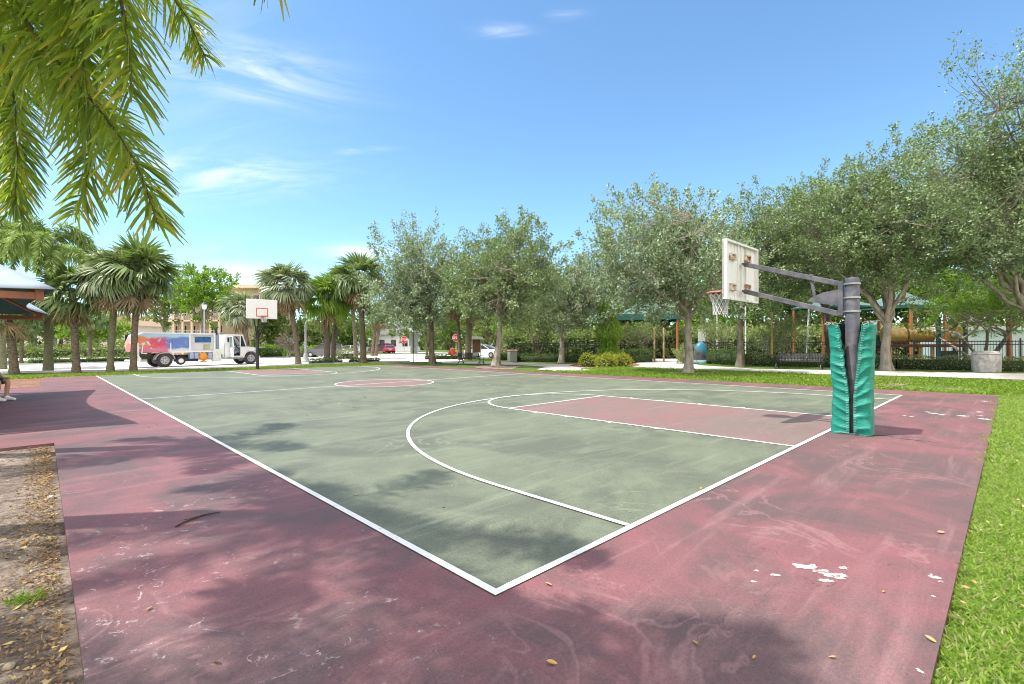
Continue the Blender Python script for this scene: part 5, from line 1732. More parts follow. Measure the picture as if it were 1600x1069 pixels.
ev = lambda py, d: W(1200, py, d).z - LAWN
shade_canopy('green hip roofed canopy with a dark valance beyond the gate', quad_at(962, 1062, 47, 6.0, -2), ev(489.5, 47), ev(462, 49), ORANGE, SHADE, VAL, .62)
shade_canopy('low green canopy on orange posts beyond the bench', quad_at(1236, 1330, 40, 4.5, -4), ev(482, 40), ev(462, 40), ORANGE, SHADE, VAL, .12)
shade_canopy('green canopy glimpsed behind the big spreading oak', quad_at(1335, 1425, 42, 5, -4), ev(482, 42), ev(456, 42), ORANGE, SHADE, VAL, .25)

dpl = 33.5
ps = thing('play_structure', 'play structure with tan crawl tubes, dark posts and a bubble window panel', 'playground', Gd(1440, dpl), R(-14))
S_ = dpl / FPX


def lx(px): return (px - 1440) * S_ / math.cos(R(14)) * 0.97


def lz(py): return W(1440, py, dpl).z - LAWN


for k, (px, m_, w_) in enumerate(((1388, DGREEN, .16), (1422, MAROON, .14), (1459, DGREEN, .20), (1467, MAROON, .12), (1493, DGREEN, .18), (1500, MAROON, .22))):
    m = MB(); m.box((lx(px), (.25 if k % 2 else -.25), (lz(498)) / 2), (w_, w_, lz(498)), ch=.02); m.build('post', m_, ps)
for px, m_ in ((1390, DGREEN), (1500, MAROON)):
    m = MB(); m.box((lx(px), 1.4, lz(505) / 2), (.16, .16, lz(505)), ch=.02); m.build('post', m_, ps)
zc = lz(524)
for x0, x1, r0 in ((1392, 1419, .56), (1423, 1457, .42)):
    m = MB(); a, b = lx(x0), lx(x1)
    m.tube([(a, .3, zc), (a + .08, .3, zc), (b - .08, .3, zc), (b, .3, zc)], [r0 + .05, r0, r0, r0 + .05], 24); m.build('crawl_tube', TAN, ps, smooth=True)
m = MB(); m.box((lx(1480), -.28, lz(524)), (lx(1490) - lx(1469), .05, lz(511) - lz(537)), ch=.02); pn = m.build('bubble_panel', TAN, ps)
m = MB(); m.lathe([(.40, 0), (.40, .05), (.32, .06), (.32, .02)], 28, (lx(1480), -.30, lz(524)), axis=(0, -1, 0)); m.build('ring', TAN, pn, smooth=True)
m = MB(); m.lathe([(.32, 0), (.28, .12), (.18, .22), (0, .26)], 24, (lx(1480), -.31, lz(524)), axis=(0, -1, 0)); m.build('bubble_window', paint('bubble_plastic', (.30, .27, .20), (.45, .42, .34), rough=.1, spec=.7), pn, smooth=True)
m = MB(); m.box((lx(1445), .6, lz(541)), (lx(1502) - lx(1388), 1.9, .14)); m.build('deck', MAROON, ps)
for px in (1436, 1452): 
    m = MB(); m.box((lx(px), -.2, lz(553)), (.22, .08, lz(541) - lz(566)), ch=.01); m.build('climbing_panel', TAN, ps)
m = MB(); m.box((lx(1478), .2, .55), (1.1, .05, .7)); m.build('ground_panel', DGREEN, ps)

# slide
sd = thing('tube_slide', 'yellow open slide curving down behind the bench', 'slide', Gd(1292, 33), R(-10))
pr = [(-.42, .34), (-.36, .05), (-.2, -.06), (0, -.09), (.2, -.06), (.36, .05), (.42, .34)]
m = MB(); vs, fs = [], []
n = 14
for i in range(n + 1):
    t = i / n
    cx, cy, cz = 0.9 - 1.5 * t + .5 * math.sin(t * 2.6), -.2 - 1.1 * t, 0.32 + 1.55 * (1 - t) ** 1.25
    for (a, b_) in pr: vs.append((cx + a * .35, cy + a * .9, cz + b_ + .12))
for i in range(n):
    for j in range(len(pr) - 1):
        fs.append((i * len(pr) + j, i * len(pr) + j + 1, (i + 1) * len(pr) + j + 1, (i + 1) * len(pr) + j))
m.add(vs, fs); so = m.build('chute', YEL, sd, smooth=True, fix=False)
sol = so.modifiers.new('thickness', 'SOLIDIFY'); sol.thickness = .05
m = MB(); m.tube([(-.2, -1.0, -.05), (-.2, -1.0, .45)], .05, 8); m.tube([(.75, -.2, -.05), (.75, -.2, 1.8)], .06, 8); m.build('support', DGREEN, sd)
pn_ = thing('climber_tower', 'dark green climber tower between the padded pole and the big oak', 'playground', Gd(1372, 35), 0)
m = MB(); m.box((0, 0, 1.55), (.95, .06, 1.0), ch=.02); m.build('wall_panel', DGREEN, pn_)
m = MB(); m.box((0, 0.0, 2.25), (1.0, .07, .14), ch=.01); m.build('top_rail', MT['galv'], pn_)
for sx in (-.55, .55):
    m = MB(); m.tube([(sx, 0, -.1), (sx, 0, 2.9)], .07, 10); m.build('post', MAROON, pn_, smooth=True)
m = MB(); m.box((0, .5, .95), (1.1, 1.1, .1)); m.build('deck', DGREEN, pn_)
m = MB(); m.box((0, 0, .45), (.9, .05, .6), ch=.01); m.build('ladder_panel', DGREEN, pn_)
for px, top, d, w_, mt, lab, tilt in ((1120.5, 478, 43, .055, 'galv', 'thin white pole inside the playground below the net', 0), (1165, 478, 43, .055, 'galv', 'thin white pole inside the playground behind the slender oak', 0),
                                      (1206, 488, 32.5, .07, 'tan', 'tan post rising through the pale feathery shrub', 0), (1262, 478, 36, .06, 'galv', 'leaning pale pole between two orange canopy posts', .12),
                                      (1577, 500, 30, .13, 'orange', 'thick orange post standing alone beyond the concrete bin', 0)):
    b = Gd(px, d); zt = W(px, top, d).z - b.z
    m = MB(); m.tube([(-tilt, 0, -.1), (tilt, 0, zt)], w_, 10)
    o = m.build('pole', {'galv': MT['white'], 'tan': TAN, 'orange': ORANGE}[mt], loc=b, smooth=True); tag(o, lab, 'pole')
sh = thing('storage_shed', 'long pale blue low shed behind the bright multi stemmed tree', 'shed', Gd(1545, 44))
m = MB(); m.box((0, 0, 1.25), (10, 3, 2.5)); m.build('wall', paint('pale_blue_wall', (.42, .50, .52), (.38, .45, .47), rough=.7), sh)
m = MB(); m.side([(-5.3, 2.5), (5.3, 2.5), (5.0, 2.85), (-5.0, 2.85)], -1.8, 1.8); m.build('roof', paint('shed_roof', (.40, .42, .42), rough=.6), sh)

# ================================================================ SHELTER
C1 = Vector((-8.45, 9.0, 0))
sh = thing('shade_shelter', 'shade shelter with a hip cloth roof, painted sunlit pale on top, on rust red beams', 'shelter', C1, YAW)
# local frame: +x = U, +y = V ; the roof covers x -7.2..0, y 0..10.2
FABT = paint('sunlit_cloth_top', (.33, .40, .47), (.29, .36, .42), rough=.85, scale=1.2)  # sun glare on the teal cloth is put into this pale top colour
RUSTB = paint('rust_red_beam', (.33, .125, .065), (.27, .10, .055), rough=.6)
ex, ey, ez, pz = -7.2, 10.2, 2.55, 4.75
cs = [Vector((0, 0, 0)), Vector((0, ey, 0)), Vector((ex, ey, 0)), Vector((ex, 0, 0))]
ctr = Vector((ex / 2, ey / 2, 0))
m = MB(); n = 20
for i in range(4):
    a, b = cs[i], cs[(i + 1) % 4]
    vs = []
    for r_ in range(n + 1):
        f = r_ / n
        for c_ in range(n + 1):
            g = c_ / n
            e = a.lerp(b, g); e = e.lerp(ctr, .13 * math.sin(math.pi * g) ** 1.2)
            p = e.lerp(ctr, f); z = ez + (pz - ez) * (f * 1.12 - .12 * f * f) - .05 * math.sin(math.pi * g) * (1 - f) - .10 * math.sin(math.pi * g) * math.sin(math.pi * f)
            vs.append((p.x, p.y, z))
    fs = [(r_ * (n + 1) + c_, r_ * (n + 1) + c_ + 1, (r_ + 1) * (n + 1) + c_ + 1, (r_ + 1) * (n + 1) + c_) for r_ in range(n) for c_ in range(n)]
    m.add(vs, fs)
cl_ = m.build('roof_cloth', [FABT, paint('shaded_cloth_underside', (.055, .16, .17), (.045, .135, .145), rough=.9)], sh, smooth=True, angle=20)  # same cloth from below, its shade painted as a dark teal copy
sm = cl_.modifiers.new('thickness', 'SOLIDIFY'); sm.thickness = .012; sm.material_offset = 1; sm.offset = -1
bz = 2.42
q_ = [Vector((-.22, .22, bz)), Vector((-.22, ey - .22, bz)), Vector((ex + .22, ey - .22, bz)), Vector((ex + .22, .22, bz))]
for i in (1, 3):
    m = MB(); a, b = q_[i], q_[(i + 1) % 4]; d_ = (b - a).normalized() * .06
    m.bar(a + d_, b - d_, .10, .13, ch=.006); m.build('eave_beam', RUSTB, sh)
for i in range(4):
    m = MB(); a = q_[i]; top = Vector((ctr.x, ctr.y, pz - .22)); m.bar(a + Vector((0, 0, .10)), top, .09, .12); m.build('hip_rafter', RUSTB, sh)
    m = MB(); m.box((a.x, a.y, bz + .03), (.115, .115, .24)); m.build('corner_post', RUSTB, sh)
GREY = paint('grey_column', (.42, .42, .46), (.36, .36, .40), rough=.6)
for x, y in ((-1.35, ey - .22), (ex + 1.2, ey - .22), (ex + 1.2, .22), (-1.9, .22)):
    m = MB(); m.box((x, y, bz / 2 - .07), (.24, .24, bz - .13), ch=.01); m.build('column', GREY, sh)

# person on a seat at the edge of the view
sb = thing('seat_block', 'plain concrete seat block under the shelter', 'seat', (-14.62, 13.2, 0), 0)
m = MB(); m.box((0, 0, .21), (.55, .62, .42), ch=.02); m.build('seat', conc, sb)
SKIN = paint('skin', (.48, .26, .17), (.42, .22, .14), rough=.5)
pr = thing('person', 'seated person in dark green shorts and white sneakers at the shelter', 'person', (-13.84, 13.2, 0))


def skin_mesh(name, verts, edges, mat, parent, sub=2):
    me = bpy.data.meshes.new(name); me.from_pydata([v[:3] for v in verts], edges, []); me.materials.append(mat)
    o_ = bpy.data.objects.new(name, me); COL.objects.link(o_); o_.parent = parent
    sk = o_.modifiers.new('skin', 'SKIN'); sk.use_smooth_shade = True
    for i, v in enumerate(verts): me.skin_vertices[0].data[i].radius = (v[3], v[3])
    me.skin_vertices[0].data[0].use_root = True
    ss = o_.modifiers.new('sub', 'SUBSURF'); ss.levels = ss.render_levels = sub
    return o_


vb = [(-.42, 0, .52, .13), (-.44, 0, .72, .13), (-.46, 0, .92, .15), (-.46, 0, 1.04, .09), (-.44, 0, 1.10, .055), (-.42, 0, 1.19, .085), (-.41, 0, 1.28, .10), (-.42, 0, 1.36, .06)]
eb = [(i, i + 1) for i in range(7)]
for s_ in (-1, 1):
    k = len(vb)
    vb += [(-.38, s_ * .11, .52, .09), (-.02, s_ * .12, .555, .062), (.0, s_ * .12, .50, .056), (-.03, s_ * .12, .32, .056), (-.05, s_ * .12, .12, .036), (-.02, s_ * .12, .06, .034), (.12, s_ * .125, .04, .028)]
    eb += [(0, k)] + [(k + i, k + i + 1) for i in range(6)]
    k = len(vb)
    vb += [(-.45, s_ * .20, .98, .058), (-.40, s_ * .25, .74, .044), (-.20, s_ * .17, .63, .032), (-.12, s_ * .15, .625, .036), (-.06, s_ * .15, .62, .034)]
    eb += [(3, k)] + [(k + i, k + i + 1) for i in range(4)]
    w_ = k + 4
    for j, (dy, L_) in enumerate(((-.030, .06), (-.010, .07), (.010, .065), (.030, .05))):
        q = len(vb)
        vb += [(-.03, s_ * .15 + dy, .622, .009), (-.03 + L_ * .55, s_ * .15 + dy, .618, .0085), (-.03 + L_, s_ * .15 + dy, .600, .007)]
        eb += [(w_, q), (q, q + 1), (q + 1, q + 2)]
    q = len(vb)
    vb += [(-.10, s_ * .15 - s_ * .04, .622, .011), (-.06, s_ * .15 - s_ * .062, .612, .009)]
    eb += [(k + 3, q), (q, q + 1)]
skin_mesh('body', vb, eb, SKIN, pr)
m = MB(); m.lathe([(.11, 1.27), (.118, 1.33), (.10, 1.39), (.05, 1.425), (0, 1.43)], 20, (-.425, 0, 0)); m.build('hair', paint('dark_hair', (.03, .02, .015), rough=.7), pr, smooth=True)
m = MB(); m.lathe([(.012, 0), (.02, .012), (.0, .035)], 8, (-.315, 0, 1.255), axis=(1, 0, -.2)); m.build('nose', SKIN, pr, smooth=True)
for s_ in (-1, 1):
    m = MB(); m.lathe([(0, -.010), (.010, 0), (0, .010)], 8, (-.318, s_ * .035, 1.285)); m.build('eye', MT['black'], pr, smooth=True)
vs_ = [(-.42, 0, .54, .155), (-.44, 0, .72, .155), (-.46, 0, .92, .172), (-.46, 0, 1.02, .11)]
es_ = [(0, 1), (1, 2), (2, 3)]
for s_ in (-1, 1):
    k = len(vs_); vs_ += [(-.45, s_ * .20, .97, .078), (-.42, s_ * .235, .82, .066)]; es_ += [(3, k), (k, k + 1)]
skin_mesh('shirt', vs_, es_, paint('white_shirt', (.6, .6, .6), rough=.9), pr)
vs_ = [(-.42, 0, .53, .158)]; es_ = []
for s_ in (-1, 1):
    k = len(vs_); vs_ += [(-.36, s_ * .11, .525, .118), (-.15, s_ * .12, .545, .098), (-.05, s_ * .12, .555, .088)]; es_ += [(0, k), (k, k + 1), (k + 1, k + 2)]
skin_mesh('shorts', vs_, es_, paint('green_shorts', (.02, .055, .05), (.03, .07, .06), rough=.9), pr)
for s_ in (-1, 1):
    vs_ = [(-.10, s_ * .12, .065, .052), (-.02, s_ * .12, .07, .055), (.10, s_ * .125, .05, .046), (.20, s_ * .13, .04, .038), (-.05, s_ * .12, .14, .045)]
    skin_mesh('sneaker', vs_, [(0, 1), (1, 2), (2, 3), (1, 4)], MT['white'], pr)

# ================================================================ SWEEPER TRUCK
g0 = G(258, 573.8)
hx, hy = 0.593, 0.805
ang = math.atan2(hy, hx)
# origin under the middle of the rear axle
tw = 2.1
tk = thing('sweeper_truck', 'white street sweeper truck with a red and blue painted hopper and its cab door open', 'truck', g0 + Vector((-hy, hx, 0)) * tw / 2, ang)
m_, N = new_mat('hopper_graphic')
co = N('ShaderNodeTexCoord').outputs['Object']
sep = N('ShaderNodeSeparateXYZ', {0: co})
nz_ = N.noise(N.mapping(co, scale=(1.1, 1, 1.6)), 1.0, 5.0, 0.6, 1.4)
fx_ = N.math('ADD', sep.outputs[0], N.math('MULTIPLY', N.math('SUBTRACT', nz_, .5), 3.2))
cl_ = N.mix(N.step(fx_, -1.2, -0.6), (.70, .20, .05, 1), (.62, .05, .10, 1))
cl_ = N.mix(N.step(fx_, -.5, .5), cl_, (.10, .18, .48, 1))
cl_ = N.mix(N.step(nz_, .55, .66), cl_, (.66, .68, .74, 1))
zz_ = N.math('ADD', sep.outputs[2], N.math('MULTIPLY', N.math('SUBTRACT', nz_, .5), .8))
cl_ = N.mix(N.step(zz_, 2.0, 2.3), cl_, (.38, .58, .70, 1))
cl_ = N.mix(N.math('MULTIPLY', N.step(zz_, 1.42, 1.2), N.step(sep.outputs[0], .0, .35)), cl_, (.62, .62, .68, 1))
cl_ = N.mix(N.math('MULTIPLY', N.step(zz_, 1.55, 1.3), N.step(sep.outputs[0], .3, .0)), cl_, (.62, .17, .26, 1))
out(N, N('ShaderNodeBsdfPrincipled', {'Base Color': cl_, 'Roughness': 0.3, 'Coat Weight': .3}))
HW = tw / 2
m = MB(); m.side([(-1.72, 1.10), (-1.78, 1.7), (-1.55, 2.32), (-1.2, 2.46), (1.62, 2.46), (1.62, 1.06), (-.9, 1.06)], -HW, HW); hp = m.build('hopper', m_, tk)
m = MB(); m.box((.2, -HW - .012, 2.44), (2.9, .03, .08)); m.box((1.58, -HW - .012, 1.76), (.10, .04, 1.36)); m.box((.35, -HW - .012, 1.42), (.06, .03, .66)); m.box((.98, -HW - .012, 1.075), (1.2, .03, .09)); m.build('trim', MT['white'], hp)
m = MB(); m.side([(1.65, 1.06), (1.65, 2.42), (3.32, 2.42), (3.32, 1.06)], -HW + .12, HW); m.build('machine_body', paint('pale_grey_panel', (.62, .63, .64), (.54, .55, .56), rough=.5), tk)
m = MB()
m.box((2.48, -HW + .05, 2.42), (1.7, .14, .10)); m.box((3.27, -HW + .05, 1.76), (.12, .14, 1.22)); m.box((2.48, -HW + .05, 1.10), (1.68, .14, .10)); m.build('machine_frame', MT['white'], tk)
m = MB(); m.box((2.5, -HW + .10, 1.98), (1.1, .05, .42)); m.build('picture_panel', paint('blue_picture', (.03, .13, .34), (.02, .05, .16), rough=.3, scale=3), tk)
m = MB(); m.box((2.75, -HW + .10, 1.42), (.42, .05, .38)); m.build('picture_panel', paint('green_picture', (.30, .32, .12), (.45, .45, .32), rough=.4, scale=3), tk)
m = MB(); m.box((2.2, 0, .72), (9.0 - 1.2, .9, .28)); m.build('chassis', MT['black'], tk)
BLUEP = paint('lavender_tank', (.36, .42, .66), (.30, .36, .58), rough=.4)
for x in (1.72, 2.05, 2.98):
    m = MB(); m.box((x, -HW + .22, .78), (.30, .40, .46), ch=.06); m.build('tank', BLUEP, tk)
m = MB(); m.lathe([(.10, 0), (.28, .02), (.30, .12), (.25, .2), (.14, .24), (0, .25)], 20, (2.5, -HW + .15, .70), axis=(0, -1, 0)); m.box((2.5, -HW + .02, .34), (.34, .3, .12), ch=.02); m.build('broom_motor', paint('orange_hub', (.80, .30, .02), (.68, .24, .02), rough=.45), tk, smooth=True)
m = MB(); m.lathe([(.30, 0), (.30, .15), (.20, .16), (.19, .1)], 18, (1.05, -HW + .3, .42), axis=(0, -1, 0)); m.lathe([(.18, 0), (.16, .04), (0, .05)], 14, (1.05, -HW + .13, .42), axis=(0, -1, 0), mi=1); m.build('side_broom', [MT['black'], MT['white']], tk, smooth=True)
m = MB(); m.box((1.5, -HW + .45, .50), (1.5, .3, .30)); m.build('suction_box', MT['black'], tk)
m = MB(); m.box((3.45, -HW + .14, .80), (.62, .34, .92), ch=.05); m.build('water_tank', paint('cream_tank', (.70, .70, .64), rough=.4), tk)
m = MB(); m.tube([(3.52, -HW + .2, 1.0), (3.52, -HW + .2, 2.35)], .11, 12); m.tube([(3.66, -HW + .25, 1.2), (3.66, -HW + .25, 2.5)], .05, 8); m.build('riser_pipe', paint('blue_grey_pipe', (.25, .32, .40), rough=.4), tk, smooth=True)
m = MB(); m.tube([(3.62, -.5, 1.0), (3.62, -.5, 2.55), (3.55, -.5, 2.85)], .085, 10); m.build('exhaust_stack', MT['black'], tk, smooth=True)
m = MB(); m.tube([(-1.62, -HW - .06, 1.75), (-1.62, -HW - .10, .9), (-1.5, -HW - .08, .5), (-1.75, -HW, .35)], .06, 8); m.tube([(-1.35, -HW - .06, 1.6), (-1.4, -HW - .06, 1.0), (-1.1, -HW - .06, 1.0)], .04, 8); m.tube([(-1.8, -.8, .5), (-1.8, .8, .5)], .07, 8); m.box((-1.55, -HW + .1, .55), (.3, .25, .35), ch=.05); m.build('rear_hose_frame', MT['white'], tk, smooth=True)
# fenders over the rear wheel
m = MB(); arc = [(.62 * math.cos(a) + .02, .50 + .58 * math.sin(a)) for a in np.linspace(R(175), R(5), 12)]
m.side(arc + [(p[0] * .94 + .0, .50 + (p[1] - .5) * .92) for p in reversed(arc)], -HW - .04, -HW + .5); m.build('fender', paint('grey_fender', (.45, .45, .42), rough=.5), tk)


def wheel(parent, c, r, w, sgn, rimm):
    wl = MB(); wl.lathe([(r * .58, -w / 2), (r * .94, -w / 2), (r, -w * .36), (r, w * .36), (r * .94, w / 2), (r * .58, w / 2)], 28, c, axis=(0, sgn, 0), caps=False); t_ = wl.build('wheel', MT['tyre'], parent, smooth=True)
    wl = MB(); wl.lathe([(0, w * .30), (r * .16, w * .34), (r * .20, w * .12), (r * .44, w * .10), (r * .52, w * .40), (r * .60, w * .44), (r * .60, -w * .4)], 24, c, axis=(0, sgn, 0)); wl.build('rim', rimm, t_, smooth=True)
    wl = MB()
    for k in range(6):
        a = k * math.pi / 3
        wl.lathe([(r * .07, w * .11), (r * .07, w * .13), (0, w * .135)], 8, Vector(c) + Vector((math.cos(a) * r * .33, 0, math.sin(a) * r * .33)), axis=(0, sgn, 0))
    wl.build('hub_hole', MT['black'], t_)


for x in (0.0, 6.0):
    for s_ in (-1, 1):
        wheel(tk, (x, s_ * (HW - .16), .49), .49, .32, s_, MT['alloy'])
# cab
CABW = 2.0
yo = -CABW / 2
CABP = paint('cab_white', (.80, .80, .80), (.76, .76, .76), rough=.25, coat=.4)
m = MB()
m.box((4.78, 0, 2.33), (1.36, CABW, .12), ch=.05)                                    # roof
m.box((4.12, 0, 1.45), (.12, CABW, 1.70), ch=.03)                                     # back wall
m.box((4.30, yo + .04, 1.45), (.28, .08, 1.66), ch=.02); m.box((4.30, -yo - .04, 1.45), (.28, .08, 1.66), ch=.02)
m.box((4.80, -yo - .04, 1.0), (1.0, .08, .8)); m.box((4.8, 0, .62), (1.5, CABW - .1, .10))
m.side([(5.20, .66), (5.20, 1.42), (5.36, 1.42), (5.62, 1.40), (5.62, .9), (5.52, .66)], yo + .002, yo + .10)
m.side([(5.20, .66), (5.20, 1.42), (5.36, 1.42), (5.62, 1.40), (5.62, .9), (5.52, .66)], -yo - .10, -yo - .002)
for y in (yo + .05, -yo - .05):
    m.bar((5.66, y, 1.42), (5.38, y, 2.28), .09, .09); m.bar((5.20, y, 1.42), (5.20, y, 2.28), .07, .07)
m.box((5.6, 0, 1.35), (.12, CABW - .2, .22))
cb = m.build('cab', CABP, tk)
m = MB(); m.side([(5.72, 1.44), (5.44, 2.26), (5.42, 2.26), (5.70, 1.44)], yo + .11, -yo - .11); m.build('windscreen', MT['glass'], cb)
m = MB(); m.side([(5.24, 1.45), (5.24, 2.26), (5.36, 2.26), (5.60, 1.45)], yo + .03, yo + .05); m.build('quarter_window', MT['glass'], cb)
m = MB(); m.box((4.30, yo - .004, 1.98), (.18, .02, .36)); m.build('rear_window', MT['glass'], cb)
m = MB(); m.box((4.62, -.1, 1.02), (.5, .5, .14), ch=.04); m.box((4.42, -.1, 1.4), (.14, .5, .75), ch=.04); m.build('seat', MT['black'], cb)
m = MB(); m.tube([(5.08 + .03 * math.sin(a), -.4 + .2 * math.cos(a), 1.5 + .2 * math.sin(a)) for a in np.linspace(0, 6.283, 17)], .018, 6); m.bar((5.08, -.4, 1.5), (5.45, -.4, 1.2), .05); m.build('steering_wheel', MT['black'], cb)
m = MB(); m.box((4.80, yo + .3, .50), (.80, .30, .05)); m.box((4.80, yo + .12, .64), (.84, .12, .14)); m.build('step', paint('cream_step', (.62, .58, .5), rough=.6), cb)
# open door, hinged at the rear post
dT = Matrix.Translation((4.38, yo - .01, 0)) @ Matrix.Rotation(R(-96), 4, 'Z')
m = MB(); m.T = dT
m.box((.42, 0, 1.0), (.84, .07, .72), ch=.02); m.bar((.03, 0, 1.36), (.03, 0, 2.24), .06); m.bar((.81, 0, 1.36), (.70, 0, 2.24), .06); m.bar((.03, 0, 2.24), (.73, 0, 2.24), .06)
dd_ = m.build('door', CABP, tk)
m = MB(); m.T = dT; m.add([(.06, 0, 1.38), (.78, 0, 1.38), (.68, 0, 2.21), (.06, 0, 2.21), (.06, .012, 1.38), (.78, .012, 1.38), (.68, .012, 2.21), (.06, .012, 2.21)], [(0, 1, 2, 3), (7, 6, 5, 4), (0, 4, 5, 1), (1, 5, 6, 2), (2, 6, 7, 3), (3, 7, 4, 0)]); m.build('door_window', paint('tinted_glass', (.16, .30, .32), rough=.1, spec=.7), dd_)
m = MB(); m.T = dT; m.box((.42, 0, .60), (.84, .075, .10), ch=.01); m.build('sill', paint('teal_sill', (.14, .36, .42), rough=.4), dd_)
m = MB(); m.T = dT; m.box((.70, .045, 1.25), (.14, .03, .05), ch=.01); m.build('handle', MT['black'], dd_)
m = MB(); m.side([(5.62, .95), (5.62, 1.44), (6.1, 1.42), (6.55, 1.30), (6.72, 1.12), (6.75, .62), (6.58, .62)], yo + .22, -yo - .22); m.build('hood', CABP, tk)
m = MB(); arc = [(6.0 + .60 * math.cos(a), .52 + .62 * math.sin(a)) for a in np.linspace(R(178), R(8), 14)]
for y0, y1 in ((yo - .06, yo + .40), (-yo - .40, -yo + .06)):
    m.side(arc + [(6.0 + (p[0] - 6) * .90, .52 + (p[1] - .52) * .88) for p in reversed(arc)], y0, y1)
    m.side([(5.62, 1.02), (5.62, 1.36), (6.2, 1.33), (6.62, 1.16), (6.62, .95), (6.3, 1.12), (5.8, 1.12)], y0 + .04, y1 - .02)
m.build('fender', CABP, tk)
m = MB(); m.box((6.70, 0, .56), (.14, CABW, .22), ch=.03); m.build('bumper', MT['white'], tk)
for s_ in (-1, 1):
    m = MB(); m.box((6.70, s_ * .72, 1.0), (.05, .25, .18), ch=.02); m.build('headlight', MT['glass'], tk)
m = MB(); m.tube([(5.6, yo - .05, 1.5), (5.65, yo - .3, 1.6)], .015, 6); m.box((5.65, yo - .32, 1.75), (.06, .16, .36), ch=.02); m.build('mirror', MT['black'], tk)


# ================================================================ CARS
def car(label, loc, rz, body, kind='sedan', group=None):
    """Car along +x."""
    t = thing('parked_car', label, 'car', loc, rz, group)
    if kind == 'sedan':
        low = [(-2.25, .42), (-2.28, .75), (-2.1, .95), (-1.3, 1.0), (.9, .98), (1.9, .86), (2.25, .70), (2.28, .42), (1.9, .24), (-1.9, .24)]
        cab = [(-1.75, .98), (-1.05, 1.38), (-.2, 1.46), (.35, 1.40), (1.15, .96)]
    else:
        low = [(-2.2, .45), (-2.25, .9), (-2.2, 1.08), (1.0, 1.08), (1.95, .98), (2.25, .82), (2.3, .45), (1.9, .28), (-1.9, .28)]
        cab = [(-2.15, 1.07), (-1.95, 1.62), (-1.2, 1.74), (.2, 1.70), (1.05, 1.07)]
    hw = .89

    def loft(prof, w0, w1, z0, z1):
        vs, n_ = [], len(prof)
        ys = (-1, -.9, .9, 1)
        for y in ys:
            for (x, z) in prof:
                f = (z - z0) / (z1 - z0)
                w_ = w0 + (w1 - w0) * max(0, f)
                k = 1.0 if abs(y) < .95 else .965
                vs.append((x * (k if abs(y) > .95 else 1), y * w_, z0 + (z - z0) * (1 if abs(y) < .95 else .97)))
        fs = [tuple(range(n_)), tuple(range(4 * n_ - 1, 3 * n_ - 1, -1))]
        for r_ in range(3):
            for i in range(n_):
                fs.append((r_ * n_ + (i + 1) % n_, r_ * n_ + i, (r_ + 1) * n_ + i, (r_ + 1) * n_ + (i + 1) % n_))
        return vs, fs
    m = MB(); m.add(*loft(low, hw, hw * .96, .24, 1.0)); m.build('body', body, t, smooth=True, angle=30)
    m = MB(); m.add(*loft(cab, hw * .93, hw * .74, cab[0][1], 1.5)); cbn = m.build('cabin', MT['glass'], t, smooth=True, angle=30)
    m = MB(); top = [p for p in cab if p[1] > 1.3]
    pts = [(p[0], p[1] + .012) for p in top]
    m.side(pts + [(p[0], p[1] - .05) for p in reversed(pts)], -hw * .76, hw * .76); m.build('roof', body, t)
    m = MB()
    for y in (-1, 1):
        for a, b in ((cab[0], cab[1]), (cab[-1], cab[-2])):
            m.bar((a[0], y * hw * .925, a[1]), (b[0], y * hw * .765, b[1]), .07, .05)
        m.bar((-.3, y * hw * .93, cab[0][1]), (-.35, y * hw * .76, cab[2][1] - .03), .07, .04)
    m.build('pillar', body, t)
    for x in (-1.4, 1.42):
        for s_ in (-1, 1):
            c = (x, s_ * (hw - .10), .33)
            wl = MB(); wl.lathe([(.19, -.11), (.31, -.11), (.33, -.07), (.33, .09), (.31, .115), (.19, .115)], 20, c, axis=(0, s_, 0), caps=False); tt = wl.build('wheel', MT['tyre'], t, smooth=True)
            wl = MB(); wl.lathe([(0, .118), (.05, .12), (.20, .10), (.20, -.05)], 16, c, axis=(0, s_, 0)); wl.build('rim', MT['alloy'], tt, smooth=True)
    for s_ in (-1, 1):
        m = MB(); m.box((2.20, s_ * .62, .70), (.12, .34, .12), ch=.03); m.build('headlight', MT['white'], t)
        m = MB(); m.box((-2.20, s_ * .64, .80), (.12, .30, .13), ch=.03); m.build('tail_light', paint('tail_red', (.35, .01, .01), rough=.2), t)
    m = MB(); m.box((2.27, 0, .5), (.06, 1.0, .14)); m.build('grille', MT['black'], t)
    m = MB(); m.box((-2.275, 0, .62), (.03, .5, .12)); m.build('number_plate', MT['white'], t)
    return t


def carpaint(n, c): return paint(n, c, tuple(k * .93 for k in c), rough=.25, coat=.5)


car('white sedan parked behind the brown notice kiosk', G(757, 559), R(-30), carpaint('white_car', (.78, .78, .78)))
car('bright red sedan parked behind the oak trunk and square bin', G(795, 558.5), R(-35), carpaint('red_car', (.55, .02, .03)))
car('silver sedan beyond the red one at the fence end', G(826, 556.5), R(-35), carpaint('silver_car', (.50, .51, .53)))
car('dark grey off road car behind the twin sabal trunks', G(505, 557.8), R(195), carpaint('grey_car', (.12, .12, .13)), 'suv')
car('white sedan between the twin and the booted sabal palms', G(545, 555.0), R(190), carpaint('white_car_far', (.74, .74, .76)))
car('maroon car parked before the pale far house', Gd(596, 88), R(185), carpaint('maroon_car', (.14, .02, .05)), 'suv')
car('small pink red car next to the maroon one', Gd(607.5, 86), R(110), carpaint('pinkred_car', (.62, .05, .12)))
car('dark car in front of the pale garage across the far road', Gd(52, 70), R(180), carpaint('charcoal_car', (.05, .05, .055)), 'suv')


